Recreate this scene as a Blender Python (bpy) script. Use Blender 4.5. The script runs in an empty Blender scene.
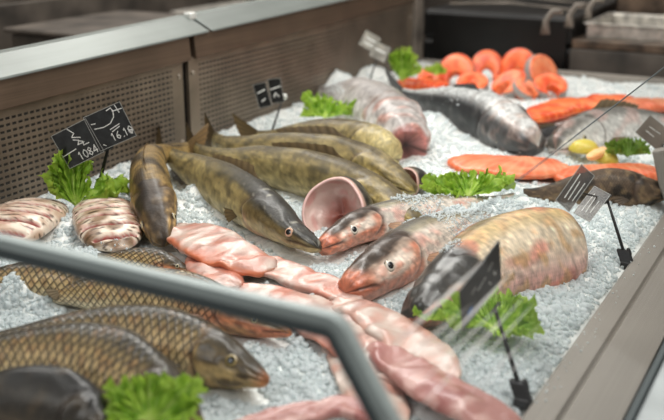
import bpy, math, random
from math import sin, cos, pi, radians, sqrt, exp, atan, hypot, floor
from mathutils import Vector, Matrix, noise as mn
import numpy as np
random.seed(7)
V = Vector
# ------------------------------------------------------------------ camera solve
FPX = 980.0; CX, CY = 332.0, 210.0; VPX, VPY = 887.0, -105.0
PITCH = atan((CY - VPY) / FPX); YAW = atan((VPX - CX) / hypot(FPX, CY - VPY))
CF = V((-sin(YAW) * cos(PITCH), cos(YAW) * cos(PITCH), -sin(PITCH)))
CR = V((cos(YAW), sin(YAW), 0)); CU = CR.cross(CF)
CAM = V((0, 0, 0.75))
def ray(x, y): return CF * FPX + CR * (x - CX) - CU * (y - CY)
def P(x, y, z=0.0):
    d = ray(x, y); return CAM + d * ((z - CAM.z) / d.z)
def PX(x, y, X):
    d = ray(x, y); return CAM + d * (X / d.x)
def PY(x, y, Y):
    d = ray(x, y); return CAM + d * (Y / d.y)
def PD(x, y, D): return CAM + ray(x, y).normalized() * D
def m_per_px(p): return (p - CAM).dot(CF) / FPX
col = bpy.context.scene.collection

# ------------------------------------------------------------------ colours, materials
def lin(c):
    o = []
    for v in c[:3]:
        v = max(0.0, min(255.0, v)) / 255.0
        o.append(v / 12.92 if v <= .04045 else ((v + .055) / 1.055) ** 2.4)
    return o
def mix(a, b, t):
    t = max(0.0, min(1.0, t)); return tuple(a[i] * (1 - t) + b[i] * t for i in range(3))
def sst(a, b, x):
    if a == b: return 1.0 if x > a else 0.0
    t = max(0.0, min(1.0, (x - a) / (b - a))); return t * t * (3 - 2 * t)
def N(p, s=1.0, o=0.0): return mn.noise(V((p[0] * s + o, p[1] * s - o, p[2] * s + o * .7)))
def base_mat(name):
    m = bpy.data.materials.new(name); m.use_nodes = True
    nt = m.node_tree; b = nt.nodes['Principled BSDF']; return m, nt, b
def setin(b, **k):
    for kk, v in k.items():
        b.inputs[kk.replace('_', ' ')].default_value = v
def math_node(nt, op, a, b=None, clamp=False):
    n = nt.nodes.new('ShaderNodeMath'); n.operation = op; n.use_clamp = clamp
    for i, v in enumerate((a, b)):
        if v is None: continue
        if isinstance(v, (int, float)): n.inputs[i].default_value = v
        else: nt.links.new(v, n.inputs[i])
    return n.outputs[0]
def noise_node(nt, scale, detail=3, vec=None, rough=.5):
    n = nt.nodes.new('ShaderNodeTexNoise'); n.inputs['Scale'].default_value = scale
    n.inputs['Detail'].default_value = detail; n.inputs['Roughness'].default_value = rough
    if vec is not None: nt.links.new(vec, n.inputs['Vector'])
    return n
def objco(nt):
    return nt.nodes.new('ShaderNodeTexCoord').outputs['Object']
def ramp(nt, fac, stops):
    r = nt.nodes.new('ShaderNodeValToRGB'); nt.links.new(fac, r.inputs[0])
    while len(r.color_ramp.elements) < len(stops): r.color_ramp.elements.new(.5)
    for e, (p, c) in zip(r.color_ramp.elements, stops):
        e.position = p; e.color = (*lin(c), 1)
    return r.outputs[0]
def bump(nt, b, h, strength, dist=.002):
    n = nt.nodes.new('ShaderNodeBump'); n.inputs['Strength'].default_value = strength
    n.inputs['Distance'].default_value = dist
    nt.links.new(h, n.inputs['Height']); nt.links.new(n.outputs[0], b.inputs['Normal']); return n
def mulrgb(nt, a, fac_socket):
    n = nt.nodes.new('ShaderNodeVectorMath'); n.operation = 'SCALE'
    nt.links.new(a, n.inputs[0]); nt.links.new(fac_socket, n.inputs['Scale']); return n.outputs[0]
def plain(name, c, rough=.5, metal=0.0, nscale=0, namt=.15, bumpy=0.0, coat=0.0):
    m, nt, b = base_mat(name)
    setin(b, Base_Color=(*lin(c), 1), Roughness=rough, Metallic=metal, Coat_Weight=coat)
    if nscale:
        n = noise_node(nt, nscale, 4, objco(nt))
        lo = tuple(v * (1 - namt) for v in c); hi = tuple(min(255, v * (1 + namt)) for v in c)
        nt.links.new(ramp(nt, n.outputs['Fac'], [(.3, lo), (.7, hi)]), b.inputs['Base Color'])
        if bumpy: bump(nt, b, n.outputs['Fac'], bumpy)
    return m
def vcol_mat(name, rough=.35, scale=None, scale_dark=.5, bumpn=40, bumps=.2, coat=.3, sss=0.0, spec=.5, grain=.2):
    """colour from the 'Col' attribute; optional fish-scale lattice from the UV map, masked by the attribute 'Scl'"""
    m, nt, b = base_mat(name)
    a = nt.nodes.new('ShaderNodeAttribute'); a.attribute_name = 'Col'
    setin(b, Roughness=rough, Coat_Weight=coat, Coat_Roughness=.12)
    b.inputs['Specular IOR Level'].default_value = spec
    if sss:
        setin(b, Subsurface_Weight=sss, Subsurface_Scale=.012); b.inputs['Subsurface Radius'].default_value = (1, .45, .3)
    co = objco(nt)
    n = noise_node(nt, bumpn, 4, co, .6)
    nf = noise_node(nt, 260, 2, co)
    g = math_node(nt, 'ADD', math_node(nt, 'MULTIPLY', n.outputs['Fac'], grain * 2), 1 - grain)
    c = mulrgb(nt, a.outputs['Color'], g)
    h = math_node(nt, 'ADD', n.outputs['Fac'], math_node(nt, 'MULTIPLY', nf.outputs['Fac'], .35))
    if scale:
        uv = nt.nodes.new('ShaderNodeUVMap'); uv.uv_map = 'UVMap'
        s = nt.nodes.new('ShaderNodeSeparateXYZ'); nt.links.new(uv.outputs[0], s.inputs[0])
        U = math_node(nt, 'MULTIPLY', s.outputs[0], scale[0]); W = math_node(nt, 'MULTIPLY', s.outputs[1], scale[1])
        p = math_node(nt, 'ADD', U, W); q = math_node(nt, 'SUBTRACT', U, W)
        fp = math_node(nt, 'FRACT', p); fq = math_node(nt, 'FRACT', q)
        mx = math_node(nt, 'MAXIMUM', fp, fq)
        r = nt.nodes.new('ShaderNodeMapRange'); r.interpolation_type = 'SMOOTHSTEP'
        nt.links.new(mx, r.inputs[0]); r.inputs[1].default_value = .55; r.inputs[2].default_value = .93
        at = nt.nodes.new('ShaderNodeAttribute'); at.attribute_name = 'Scl'
        k = math_node(nt, 'MULTIPLY', r.outputs[0], at.outputs['Fac'])
        dk = math_node(nt, 'SUBTRACT', 1.12, math_node(nt, 'MULTIPLY', k, scale_dark))
        c = mulrgb(nt, c, dk)
        h = math_node(nt, 'SUBTRACT', h, math_node(nt, 'MULTIPLY', k, 1.3))
    nt.links.new(c, b.inputs['Base Color'])
    bump(nt, b, h, bumps, .003)
    return m
M = {}
M['carp'] = vcol_mat('carp_skin', .33, (66, 12), .85, 60, .5, .15)
M['zander'] = vcol_mat('pikeperch_skin', .42, (190, 34), .42, 70, .6, .08)
M['smooth'] = vcol_mat('smooth_wet_skin', .3, (170, 30), .14, 55, .4, .2)
M['brown'] = vcol_mat('brown_mottled_skin', .45, (150, 26), .3, 55, .5, .08, 0, .35)
M['flesh'] = vcol_mat('raw_flesh', .32, None, 0, 70, .45, .25, .02, .5, .10)
M['salmon'] = vcol_mat('salmon_flesh', .38, None, 0, 60, .25, .2, .1, .5, .06)
M['fin'] = vcol_mat('fin_membrane', .4, None, 0, 90, .3, .2)
M['leaf'] = vcol_mat('lettuce_leaf', .42, None, 0, 70, .5, .15, 0, .45, .12)
M['eye'] = vcol_mat('fish_eye', .08, None, 0, 30, 0.0, .8, 0, .5, 0)
# the leaf lets light through
_nt = M['leaf'].node_tree; _b = _nt.nodes['Principled BSDF']
_t = _nt.nodes.new('ShaderNodeBsdfTranslucent'); _a = _nt.nodes.new('ShaderNodeAttribute'); _a.attribute_name = 'Col'
_nt.links.new(_a.outputs['Color'], _t.inputs[0]); _mx = _nt.nodes.new('ShaderNodeMixShader'); _mx.inputs[0].default_value = .35
_nt.links.new(_b.outputs[0], _mx.inputs[1]); _nt.links.new(_t.outputs[0], _mx.inputs[2])
_nt.links.new(_mx.outputs[0], _nt.nodes['Material Output'].inputs[0])

def ice_mat():
    m, nt, b = base_mat('crushed_ice')
    co = objco(nt)
    n = noise_node(nt, 22, 4, co); n2 = noise_node(nt, 190, 3, co, .7)
    f = math_node(nt, 'ADD', math_node(nt, 'MULTIPLY', n.outputs['Fac'], .5), math_node(nt, 'MULTIPLY', n2.outputs['Fac'], .5))
    nt.links.new(ramp(nt, f, [(.3, (212, 216, 212)), (.5, (235, 237, 233)), (.7, (249, 250, 247))]), b.inputs['Base Color'])
    setin(b, Roughness=.22, IOR=1.31, Coat_Weight=.3)
    bump(nt, b, n2.outputs['Fac'], .6, .005)
    return m
M['ice'] = ice_mat()
def chip_mat():
    m, nt, b = base_mat('ice_chips')
    g = nt.nodes.new('ShaderNodeNewGeometry')
    nt.links.new(ramp(nt, g.outputs['Random Per Island'], [(0, (228, 231, 228)), (.5, (243, 244, 241)), (1, (252, 252, 250))]), b.inputs['Base Color'])
    setin(b, Roughness=.18, IOR=1.31)
    t = nt.nodes.new('ShaderNodeBsdfTranslucent'); t.inputs[0].default_value = (.9, .95, .97, 1)
    mx = nt.nodes.new('ShaderNodeMixShader'); mx.inputs[0].default_value = .62
    nt.links.new(b.outputs[0], mx.inputs[1]); nt.links.new(t.outputs[0], mx.inputs[2])
    nt.links.new(mx.outputs[0], nt.nodes['Material Output'].inputs[0])
    return m
M['chip'] = chip_mat()
def steel(name, c, rough, metal, brush=(3, 3, 300), amt=.12):
    m, nt, b = base_mat(name)
    mp = nt.nodes.new('ShaderNodeMapping'); nt.links.new(objco(nt), mp.inputs[0]); mp.inputs['Scale'].default_value = brush
    n = noise_node(nt, 1, 3, mp.outputs[0]); n2 = noise_node(nt, 5, 3, objco(nt))
    f = math_node(nt, 'ADD', math_node(nt, 'MULTIPLY', n.outputs['Fac'], .5), math_node(nt, 'MULTIPLY', n2.outputs['Fac'], .5))
    lo = tuple(v * (1 - amt) for v in c); hi = tuple(min(255, v * (1 + amt)) for v in c)
    nt.links.new(ramp(nt, f, [(.35, lo), (.65, hi)]), b.inputs['Base Color'])
    setin(b, Roughness=rough, Metallic=metal); bump(nt, b, n.outputs['Fac'], .06, .001)
    return m
M['rail'] = steel('brushed_rail_cap', (112, 117, 113), .45, .35, (40, 2, 40), .05)
M['apron'] = steel('rail_apron', (112, 95, 80), .42, .55, (60, 2, 200), .1)  # brown base colour stands in for warm surroundings reflected in the steel
M['ledge'] = steel('ledge_steel', (158, 152, 144), .42, .3, (160, 1.5, 20), .035)
M['frame'] = steel('pane_edge_steel', (158, 167, 165), .5, .15, (2, 60, 60), .05)
M['gasket_and_shade'] = plain('dark_gasket_and_shade', (74, 82, 83), .5)
M['black'] = plain('black_plastic', (22, 22, 23), .4, 0, 30, .3)
M['card'] = plain('chalkboard_card', (34, 35, 36), .35, 0, 60, .35)
M['chalk'] = plain('white_chalk', (225, 225, 220), .8, 0, 200, .1)
M['cardedge'] = plain('pale_card_edge', (165, 165, 160), .6)
M['white_plastic'] = plain('white_plastic', (214, 214, 208), .4)
M['screw'] = plain('screw_metal', (170, 160, 148), .3, .8)
M['dark'] = plain('dark_case', (15, 14, 13), .35, .1, 8, .4)
M['darkgrey'] = plain('dark_grey_panel', (74, 68, 62), .55, 0, 6, .3)
M['midgrey'] = plain('worn_grey_steel', (118, 110, 101), .5, .1, 6, .3)
M['brownsteel'] = plain('warm_steel', (92, 78, 66), .4, .4, 10, .35)
M['chrome'] = plain('bright_steel', (190, 186, 178), .3, .6, 20, .2)
M['floor'] = plain('dark_floor', (92, 84, 76), .5, 0, 4, .25, .1)
M['wall'] = plain('dim_wall', (104, 96, 88), .7, 0, 3, .2)
M['body'] = plain('counter_body', (170, 176, 176), .4, .2, 10, .05)
M['lemon'] = plain('lemon_peel', (226, 190, 70), .4, 0, 90, .1, .3)
M['sticker'] = plain('blue_sticker', (40, 92, 150), .4, 0, 300, .3)
def perf_mat():
    m, nt, b = base_mat('perforated_steel')
    s = nt.nodes.new('ShaderNodeSeparateXYZ'); nt.links.new(objco(nt), s.inputs[0])
    def wave(o, pitch, half):
        fr = math_node(nt, 'FRACT', math_node(nt, 'MULTIPLY', o, 1 / pitch))
        d = math_node(nt, 'ABSOLUTE', math_node(nt, 'SUBTRACT', fr, .5))
        r = nt.nodes.new('ShaderNodeMapRange'); nt.links.new(d, r.inputs[0])
        r.inputs[1].default_value = half; r.inputs[2].default_value = half + .06; r.inputs[3].default_value = 1; r.inputs[4].default_value = 0
        return r.outputs[0]
    hole = math_node(nt, 'MULTIPLY', wave(s.outputs[1], .0205, .3), wave(s.outputs[2], .0160, .17))
    # plain margins: object attribute limits
    at = nt.nodes.new('ShaderNodeAttribute'); at.attribute_name = 'Perf'
    hole = math_node(nt, 'MULTIPLY', hole, at.outputs['Fac'])
    n = noise_node(nt, 7, 4, objco(nt))
    c = ramp(nt, n.outputs['Fac'], [(.3, (112, 100, 87)), (.7, (142, 128, 112))])
    mxx = nt.nodes.new('ShaderNodeMix'); mxx.data_type = 'RGBA'
    nt.links.new(hole, mxx.inputs[0]); nt.links.new(c, mxx.inputs[6]); mxx.inputs[7].default_value = (*lin((24, 20, 17)), 1)
    nt.links.new(mxx.outputs[2], b.inputs['Base Color'])
    nt.links.new(math_node(nt, 'MULTIPLY', math_node(nt, 'SUBTRACT', 1, hole), .45), b.inputs['Metallic'])
    setin(b, Roughness=.42)
    bump(nt, b, math_node(nt, 'SUBTRACT', 1, hole), .6, .004)
    return m
M['perf'] = perf_mat()
def glass_mat(name, amount, rough=.02, tint=(1, 1, 1)):
    m = bpy.data.materials.new(name); m.use_nodes = True; nt = m.node_tree; nt.nodes.remove(nt.nodes['Principled BSDF'])
    t = nt.nodes.new('ShaderNodeBsdfTransparent'); t.inputs[0].default_value = (*tint, 1)
    g = nt.nodes.new('ShaderNodeBsdfGlossy'); g.inputs['Roughness'].default_value = rough
    lw = nt.nodes.new('ShaderNodeLayerWeight'); lw.inputs[0].default_value = .25
    f = math_node(nt, 'ADD', math_node(nt, 'MULTIPLY', lw.outputs['Fresnel'], .6), amount)
    mx = nt.nodes.new('ShaderNodeMixShader'); nt.links.new(f, mx.inputs[0]); nt.links.new(t.outputs[0], mx.inputs[1]); nt.links.new(g.outputs[0], mx.inputs[2])
    nt.links.new(mx.outputs[0], nt.nodes['Material Output'].inputs[0]); return m
M['glass'] = glass_mat('clear_glass', .02, .03, (.97, .98, .98))
M['clearcard'] = glass_mat('clear_plastic', .10, .4, (.50, .47, .45))
def reflection_mat():
    m = bpy.data.materials.new('painted_reflection'); m.use_nodes = True; nt = m.node_tree; b = nt.nodes['Principled BSDF']
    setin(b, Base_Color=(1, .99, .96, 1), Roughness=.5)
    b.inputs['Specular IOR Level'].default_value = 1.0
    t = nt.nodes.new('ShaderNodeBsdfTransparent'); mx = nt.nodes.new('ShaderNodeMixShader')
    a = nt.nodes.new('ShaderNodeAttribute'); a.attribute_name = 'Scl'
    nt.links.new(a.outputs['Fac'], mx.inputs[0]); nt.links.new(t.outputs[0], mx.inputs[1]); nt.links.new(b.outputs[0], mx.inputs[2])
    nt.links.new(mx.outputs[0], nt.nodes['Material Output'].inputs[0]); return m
M['reflection'] = reflection_mat()

# ------------------------------------------------------------------ object helpers
def mk(name, verts, faces, mat, parent=None, origin=None, cols=None, scl=None, uvs=None, smooth=True, attrs=None):
    if parent is not None: o0 = V(parent['_o'])
    elif origin is not None: o0 = V(origin)
    else:
        xs = [v[0] for v in verts]; ys = [v[1] for v in verts]; zs = [v[2] for v in verts]
        o0 = V(((min(xs) + max(xs)) / 2, (min(ys) + max(ys)) / 2, min(zs)))
    me = bpy.data.meshes.new(name)
    me.from_pydata([(v[0] - o0.x, v[1] - o0.y, v[2] - o0.z) for v in verts], [], faces)
    if smooth: me.polygons.foreach_set('use_smooth', [True] * len(me.polygons))
    if cols:
        a = me.color_attributes.new('Col', 'FLOAT_COLOR', 'POINT')
        flat = []
        for c in cols: flat += lin(c) + [1.0]
        a.data.foreach_set('color', flat)
    if scl:
        a = me.attributes.new('Scl', 'FLOAT', 'POINT'); a.data.foreach_set('value', scl)
    if attrs:
        for k, vals in attrs.items():
            a = me.attributes.new(k, 'FLOAT', 'POINT'); a.data.foreach_set('value', vals)
    if uvs:
        uv = me.uv_layers.new(name='UVMap'); flat = []
        for p in me.polygons:
            vs = [uvs[i] for i in p.vertices]
            vmax = max(t[1] for t in vs)
            for t in vs:
                w = t[1] + (1.0 if vmax - t[1] > .5 else 0.0)
                flat += [t[0], w]
        uv.data.foreach_set('uv', flat)
    me.update()
    me.materials.append(mat)
    o = bpy.data.objects.new(name, me); col.objects.link(o)
    if parent is not None:
        o.parent = parent
    else: o.location = o0
    o['_o'] = tuple(o0)
    return o
def tag(o, label=None, cat=None, group=None, kind=None):
    if label: o['label'] = label
    if cat: o['category'] = cat
    if group: o['group'] = group
    if kind: o['kind'] = kind
    return o
def empty(name, loc):
    o = bpy.data.objects.new(name, None); col.objects.link(o); o.location = loc; o.empty_display_size = .05
    o['_o'] = tuple(loc); return o
def boxes(bl):
    """bl: list of (center, half-size vectors ax, ay, az) -> verts, faces (slightly chamfered boxes)"""
    vs, fs = [], []
    for c, ax, ay, az in bl:
        b = len(vs)
        for sx, sy, sz in ((-1,-1,-1),(1,-1,-1),(1,1,-1),(-1,1,-1),(-1,-1,1),(1,-1,1),(1,1,1),(-1,1,1)):
            vs.append(c + ax * sx + ay * sy + az * sz)
        fs += [tuple(b + i for i in f) for f in ((0,3,2,1),(4,5,6,7),(0,1,5,4),(1,2,6,5),(2,3,7,6),(3,0,4,7))]
    return vs, fs
def bx(x0, x1, y0, y1, z0, z1):
    return (V(((x0+x1)/2, (y0+y1)/2, (z0+z1)/2)), V(((x1-x0)/2, 0, 0)), V((0, (y1-y0)/2, 0)), V((0, 0, (z1-z0)/2)))
def bev(o, w=.003, seg=2):
    m = o.modifiers.new('b', 'BEVEL'); m.width = w; m.segments = seg; m.limit_method = 'ANGLE'; return o
def prism(profile, y0, y1, axis='y'):
    n = len(profile); vs = [V((x, y0, z)) for x, z in profile] + [V((x, y1, z)) for x, z in profile]
    fs = [(i, (i + 1) % n, n + (i + 1) % n, n + i) for i in range(n)] + [tuple(range(n))[::-1], tuple(range(n, 2 * n))]
    return vs, fs
def tube(pts, rads, seg=10):
    vs, fs = [], []
    n = len(pts)
    for i, p in enumerate(pts):
        t = (pts[min(i + 1, n - 1)] - pts[max(i - 1, 0)]).normalized()
        a = t.cross(V((0, 0, 1)));  a = a.normalized() if a.length > .01 else V((1, 0, 0)); b = t.cross(a)
        r = rads[i] if isinstance(rads, (list, tuple)) else rads
        for k in range(seg):
            th = 2 * pi * k / seg; vs.append(p + a * (r * cos(th)) + b * (r * sin(th)))
    for i in range(n - 1):
        for k in range(seg):
            fs.append((i * seg + k, i * seg + (k + 1) % seg, (i + 1) * seg + (k + 1) % seg, (i + 1) * seg + k))
    fs.append(tuple(range(seg))[::-1]); fs.append(tuple((n - 1) * seg + k for k in range(seg)))
    return vs, fs
def spline(pts, n):
    """Catmull-Rom through pts, n samples, roughly even arc length"""
    q = [pts[0] * 2 - pts[1]] + pts + [pts[-1] * 2 - pts[-2]]
    dense = []
    for i in range(1, len(q) - 2):
        for k in range(24):
            t = k / 24; a, b, c, d = q[i - 1], q[i], q[i + 1], q[i + 2]
            dense.append(.5 * ((2 * b) + (c - a) * t + (2 * a - 5 * b + 4 * c - d) * t * t + (3 * b - a - 3 * c + d) * t ** 3))
    dense.append(pts[-1])
    L = [0]
    for i in range(1, len(dense)): L.append(L[-1] + (dense[i] - dense[i - 1]).length)
    out = []; j = 0
    for k in range(n):
        s = L[-1] * k / (n - 1)
        while j < len(L) - 2 and L[j + 1] < s: j += 1
        f = (s - L[j]) / max(1e-9, L[j + 1] - L[j]); out.append(dense[j].lerp(dense[j + 1], f))
    return out, L[-1]
def prof(keys, u):
    """smooth keyed profile"""
    if u <= keys[0][0]: return keys[0][1]
    for i in range(len(keys) - 1):
        if u <= keys[i + 1][0]:
            (a, va), (b, vb) = keys[i], keys[i + 1]; t = (u - a) / (b - a)
            ml = (vb - keys[i - 1][1]) / (b - keys[i - 1][0]) if i > 0 else (vb - va) / (b - a) * 1.6
            mr = (keys[i + 2][1] - va) / (keys[i + 2][0] - a) if i + 2 < len(keys) else (vb - va) / (b - a)
            h = b - a
            return (2*t**3-3*t*t+1)*va + (t**3-2*t*t+t)*h*ml + (-2*t**3+3*t*t)*vb + (t**3-t*t)*h*mr
    return keys[-1][1]

# ------------------------------------------------------------------ fish
SHAPES = {
 'carp': dict(top=[(0,.07),(.02,.17),(.06,.32),(.12,.52),(.2,.75),(.3,.94),(.42,1.0),(.6,.84),(.78,.52),(.9,.34),(1,.33)],
              bot=[(0,.10),(.02,.2),(.06,.36),(.12,.55),(.2,.74),(.33,.95),(.5,1.0),(.66,.8),(.8,.46),(.92,.32),(1,.33)],
              wid=[(0,.16),(.02,.32),(.06,.52),(.12,.72),(.2,.9),(.3,1),(.45,1),(.62,.8),(.8,.45),(.92,.22),(1,.14)], gill=.225, ue=.105, ve=.20, er=.017),
 'zander': dict(top=[(0,.12),(.02,.26),(.08,.46),(.16,.68),(.24,.86),(.36,1),(.5,.96),(.66,.76),(.8,.5),(.92,.34),(1,.36)],
              bot=[(0,.14),(.02,.26),(.08,.45),(.16,.64),(.26,.85),(.4,1),(.55,.95),(.7,.72),(.82,.48),(.92,.34),(1,.36)],
              wid=[(0,.32),(.02,.5),(.08,.72),(.16,.88),(.26,1),(.4,1),(.58,.85),(.75,.55),(.9,.28),(1,.16)], gill=.26, ue=.10, ve=.28, er=.015),
 'heavy': dict(top=[(0,.16),(.02,.26),(.06,.38),(.12,.50),(.2,.64),(.35,.9),(.48,1.0),(.62,.98),(.8,.7),(1,.4)],
              bot=[(0,.2),(.02,.32),(.06,.44),(.12,.56),(.2,.7),(.35,.92),(.5,1.0),(.64,.95),(.8,.6),(1,.33)],
              wid=[(0,.4),(.02,.55),(.06,.68),(.12,.8),(.2,.92),(.35,1),(.55,1),(.7,.85),(.9,.3),(1,.14)], gill=.24, ue=.125, ve=.02, er=.013),
 'blunt': dict(top=[(0,.5),(.02,.66),(.06,.80),(.12,.92),(.2,1),(.3,1.0),(.5,.95),(.66,.76),(.8,.5),(.92,.34),(1,.34)],
              bot=[(0,.5),(.02,.66),(.06,.8),(.12,.92),(.22,1),(.35,1.0),(.5,.95),(.66,.76),(.8,.46),(.92,.32),(1,.33)],
              wid=[(0,.5),(.02,.7),(.06,.84),(.12,.95),(.2,1),(.3,1),(.45,.98),(.62,.78),(.8,.45),(.92,.22),(1,.14)], gill=.27, ue=.125, ve=.02, er=.013),
 'silver': dict(top=[(0,.34),(.02,.50),(.06,.66),(.12,.78),(.2,.92),(.3,1.0),(.45,1.0),(.62,.82),(.8,.5),(.92,.34),(1,.33)],
              bot=[(0,.36),(.02,.50),(.06,.64),(.12,.76),(.22,.92),(.35,1.0),(.5,1.0),(.66,.8),(.8,.46),(.92,.32),(1,.33)],
              wid=[(0,.4),(.02,.58),(.06,.74),(.12,.86),(.2,1),(.3,1),(.45,.98),(.62,.78),(.8,.45),(.92,.22),(1,.14)], gill=.27, ue=.125, ve=.02, er=.013),
}
def c_carp(u, d, s, n1, n2, n3, g):
    c = mix((214, 196, 158), (184, 158, 112), sst(-.75, .0, d)); c = mix(c, (140, 120, 84), sst(.1, .45, d)); c = mix(c, (62, 55, 40), sst(.4, .85, d)); c = mix(c, (150, 104, 66), .35 * sst(.1, .5, n2))
    c = mix(c, (205, 190, 160), sst(-.5, -.9, d))
    if u < g:
        h = mix((172, 146, 100), (92, 78, 54), sst(-.5, .1, d)); h = mix(h, (58, 50, 36), sst(.2, .7, d))
        h = mix(h, (190, 170, 128), .5 * sst(-.1, .5, n1) * sst(.5, -.1, d)); h = mix(h, (44, 36, 28), .5 * sst(.1, .5, n2))
        h = mix(h, (190, 120, 74), .7 * sst(.05, .0, u)); c = mix(h, c, sst(g - .01, g, u))
    return c
def c_carpred(u, d, s, n1, n2, n3, g):
    c = c_carp(u, d, s, n1, n2, n3, g)
    return mix(c, (196, 116, 88), .8 * sst(.5, .1, u) * sst(.25, -.3, d) * (.75 + .4 * n1))
def c_zander(u, d, s, n1, n2, n3, g):
    c = mix((210, 196, 160), (178, 160, 108), sst(-.85, -.3, d)); c = mix(c, (152, 134, 84), sst(-.2, .4, d)); c = mix(c, (92, 80, 52), sst(.6, .97, d)); c = mix(c, (96, 84, 50), .5 * sst(.0, .5, n2)); c = mix(c, (186, 170, 118), .35 * sst(.1, .6, n1))
    bar = sst(.1, .6, sin(u * 58 + n1 * 3.2)) * sst(-.35, .2, d)
    c = mix(c, (70, 62, 40), .42 * bar * (.7 + .6 * n2))
    if u < g:
        h = mix((178, 158, 116), (104, 90, 58), sst(-.6, .0, d)); h = mix(h, (48, 44, 34), sst(.1, .55, d)); h = mix(h, (190, 130, 110), .4 * sst(.0, .5, n1) * sst(.1, -.4, d))
        c = mix(h, c, sst(g - .02, g + .01, u))
    return c
def c_zbody(u, d, s, n1, n2, n3, g): return c_zander(u + .3, d, s, n1, n2, n3, 0)
def c_zpale(u, d, s, n1, n2, n3, g): return mix(c_zander(u + .3, d, s, n1, n2, n3, 0), (196, 182, 132), .75 * sst(.35, .05, u))
def c_zdark(u, d, s, n1, n2, n3, g):
    c = c_zander(u, d, s, n1, n2, n3, g); c = mix(c, (38, 36, 30), .85 * sst(.35, .62, d + .15 * n1) * sst(.6, .25, u)); return mix(c, (200, 196, 180), .5 * sst(.35, .6, n3) * sst(.3, .6, d) * sst(.5, .2, u))
def c_silver(u, d, s, n1, n2, n3, g):
    c = mix((226, 214, 204), (206, 196, 184), sst(-.6, .2, d)); c = mix(c, (124, 116, 92), sst(.4, .7, d)); c = mix(c, (74, 68, 54), sst(.7, .95, d))
    c = mix(c, (208, 148, 134), .6 * sst(.0, .6, .6 * n1 + .6 * n2 + .12) * sst(.9, .2, abs(d + .1)))
    if u < g + .03:
        h = mix((224, 204, 190), (226, 212, 198), sst(-.6, .0, d)); h = mix(h, (204, 150, 132), .6 * sst(.0, .5, n2))
        red = max(sst(.095, .03, u + .02 * n1), .8 * sst(-.3, -.6, d + .15 * n1), .75 * sst(.035, .0, abs(u - g + .02)) * sst(.5, .2, d), .8 * sst(.3, .55, .6 * n1 + .5 * n2) * sst(.2, .08, u))
        h = mix(h, (178, 96, 68), red * .78)
        h = mix(h, (46, 42, 37), sst(.38, .55, d + .12 * n2) * sst(.03, .07, u)); h = mix(h, (80, 60, 46), .5 * sst(.15, .4, d) * sst(.03, .07, u))
        c = mix(h, c, sst(g, g + .03, u))
    return c
def c_bigpale(u, d, s, n1, n2, n3, g):
    c = mix((226, 194, 182), (222, 204, 178), sst(-.7, .1, d)); c = mix(c, (196, 170, 122), sst(.3, .8, d)); c = mix(c, (138, 122, 90), sst(.85, 1., d)); c = mix(c, (212, 156, 140), .5 * sst(.1, .5, n2)); c = mix(c, (206, 150, 138), .6 * sst(-.4, -.75, d))
    c = mix(c, (206, 120, 104), .6 * sst(.15, .6, n1)); c = mix(c, (196, 168, 110), .5 * sst(.1, .5, n2))
    if u < g + .02:
        h = mix((226, 178, 160), (180, 150, 130), sst(-.6, -.1, d)); h = mix(h, (50, 47, 42), sst(-.1, .25, d + .2 * n2)); h = mix(h, (212, 150, 130), sst(.06, .01, u) * sst(.4, .1, d))
        c = mix(h, c, sst(g - .02, g + .02, u))
    return c
def c_brown(u, d, s, n1, n2, n3, g):
    c = mix((190, 170, 124), (160, 134, 82), sst(-.8, -.1, d)); c = mix(c, (124, 102, 62), sst(.1, .8, d))
    c = mix(c, (52, 42, 28), .75 * sst(.05, .4, n1)); c = mix(c, (160, 134, 84), .45 * sst(.1, .5, n2))
    if u < g: c = mix(mix((96, 78, 54), (150, 124, 82), sst(-.1, .4, n2)), c, sst(g - .03, g, u)); c = mix(c, (36, 30, 26), .7 * sst(.1, .4, n1)); c = mix(c, (40, 32, 26), .7 * sst(.75, .95, d))
    return c
def c_dark(u, d, s, n1, n2, n3, g):
    c = mix((110, 96, 78), (48, 42, 34), sst(-.7, .0, d)); c = mix(c, (24, 22, 20), sst(.2, .8, d))
    return mix(c, (96, 78, 54), .4 * sst(.1, .5, n1))
def c_brownback(u, d, s, n1, n2, n3, g):
    c = mix((134, 112, 88), (90, 74, 58), sst(-.7, .1, d)); c = mix(c, (46, 38, 30), sst(.1, .4, n1)); return mix(c, (150, 126, 92), .5 * sst(.2, .5, n2))
def c_white(u, d, s, n1, n2, n3, g):
    c = mix((226, 220, 214), (206, 202, 198), sst(-.4, .3, d)); c = mix(c, (138, 132, 128), .8 * sst(.45, .9, d)); c = mix(c, (208, 140, 126), .6 * sst(.1, .5, n2) * sst(.3, .15, u)); c = mix(c, (150, 60, 54), .6 * sst(.03, .0, u)); 
    return mix(c, (120, 108, 98), .35 * sst(.15, .5, n2))
def c_salmonfish(u, d, s, n1, n2, n3, g):
    c = mix((216, 214, 210), (170, 172, 170), sst(-.5, .0, d)); c = mix(c, (40, 41, 43), sst(.0, .3, d)); c = mix(c, (18, 19, 21), sst(.4, .8, d))
    return mix(c, (110, 106, 102), .4 * sst(.2, .5, n2)) if u > g else mix(mix(c, (190, 184, 178), .22), (150, 130, 120), .5 * sst(-.1, .4, n2))
def c_salmonflip(u, d, s, n1, n2, n3, g): return c_salmonfish(u, -d + .92, s, n1, n2, n3, g)
def c_silverfish(u, d, s, n1, n2, n3, g):
    c = mix((222, 218, 212), (188, 186, 180), sst(-.4, .2, d)); c = mix(c, (92, 90, 84), sst(.3, .8, d)); return mix(c, (206, 160, 150), .4 * sst(.1, .5, n1))

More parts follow.
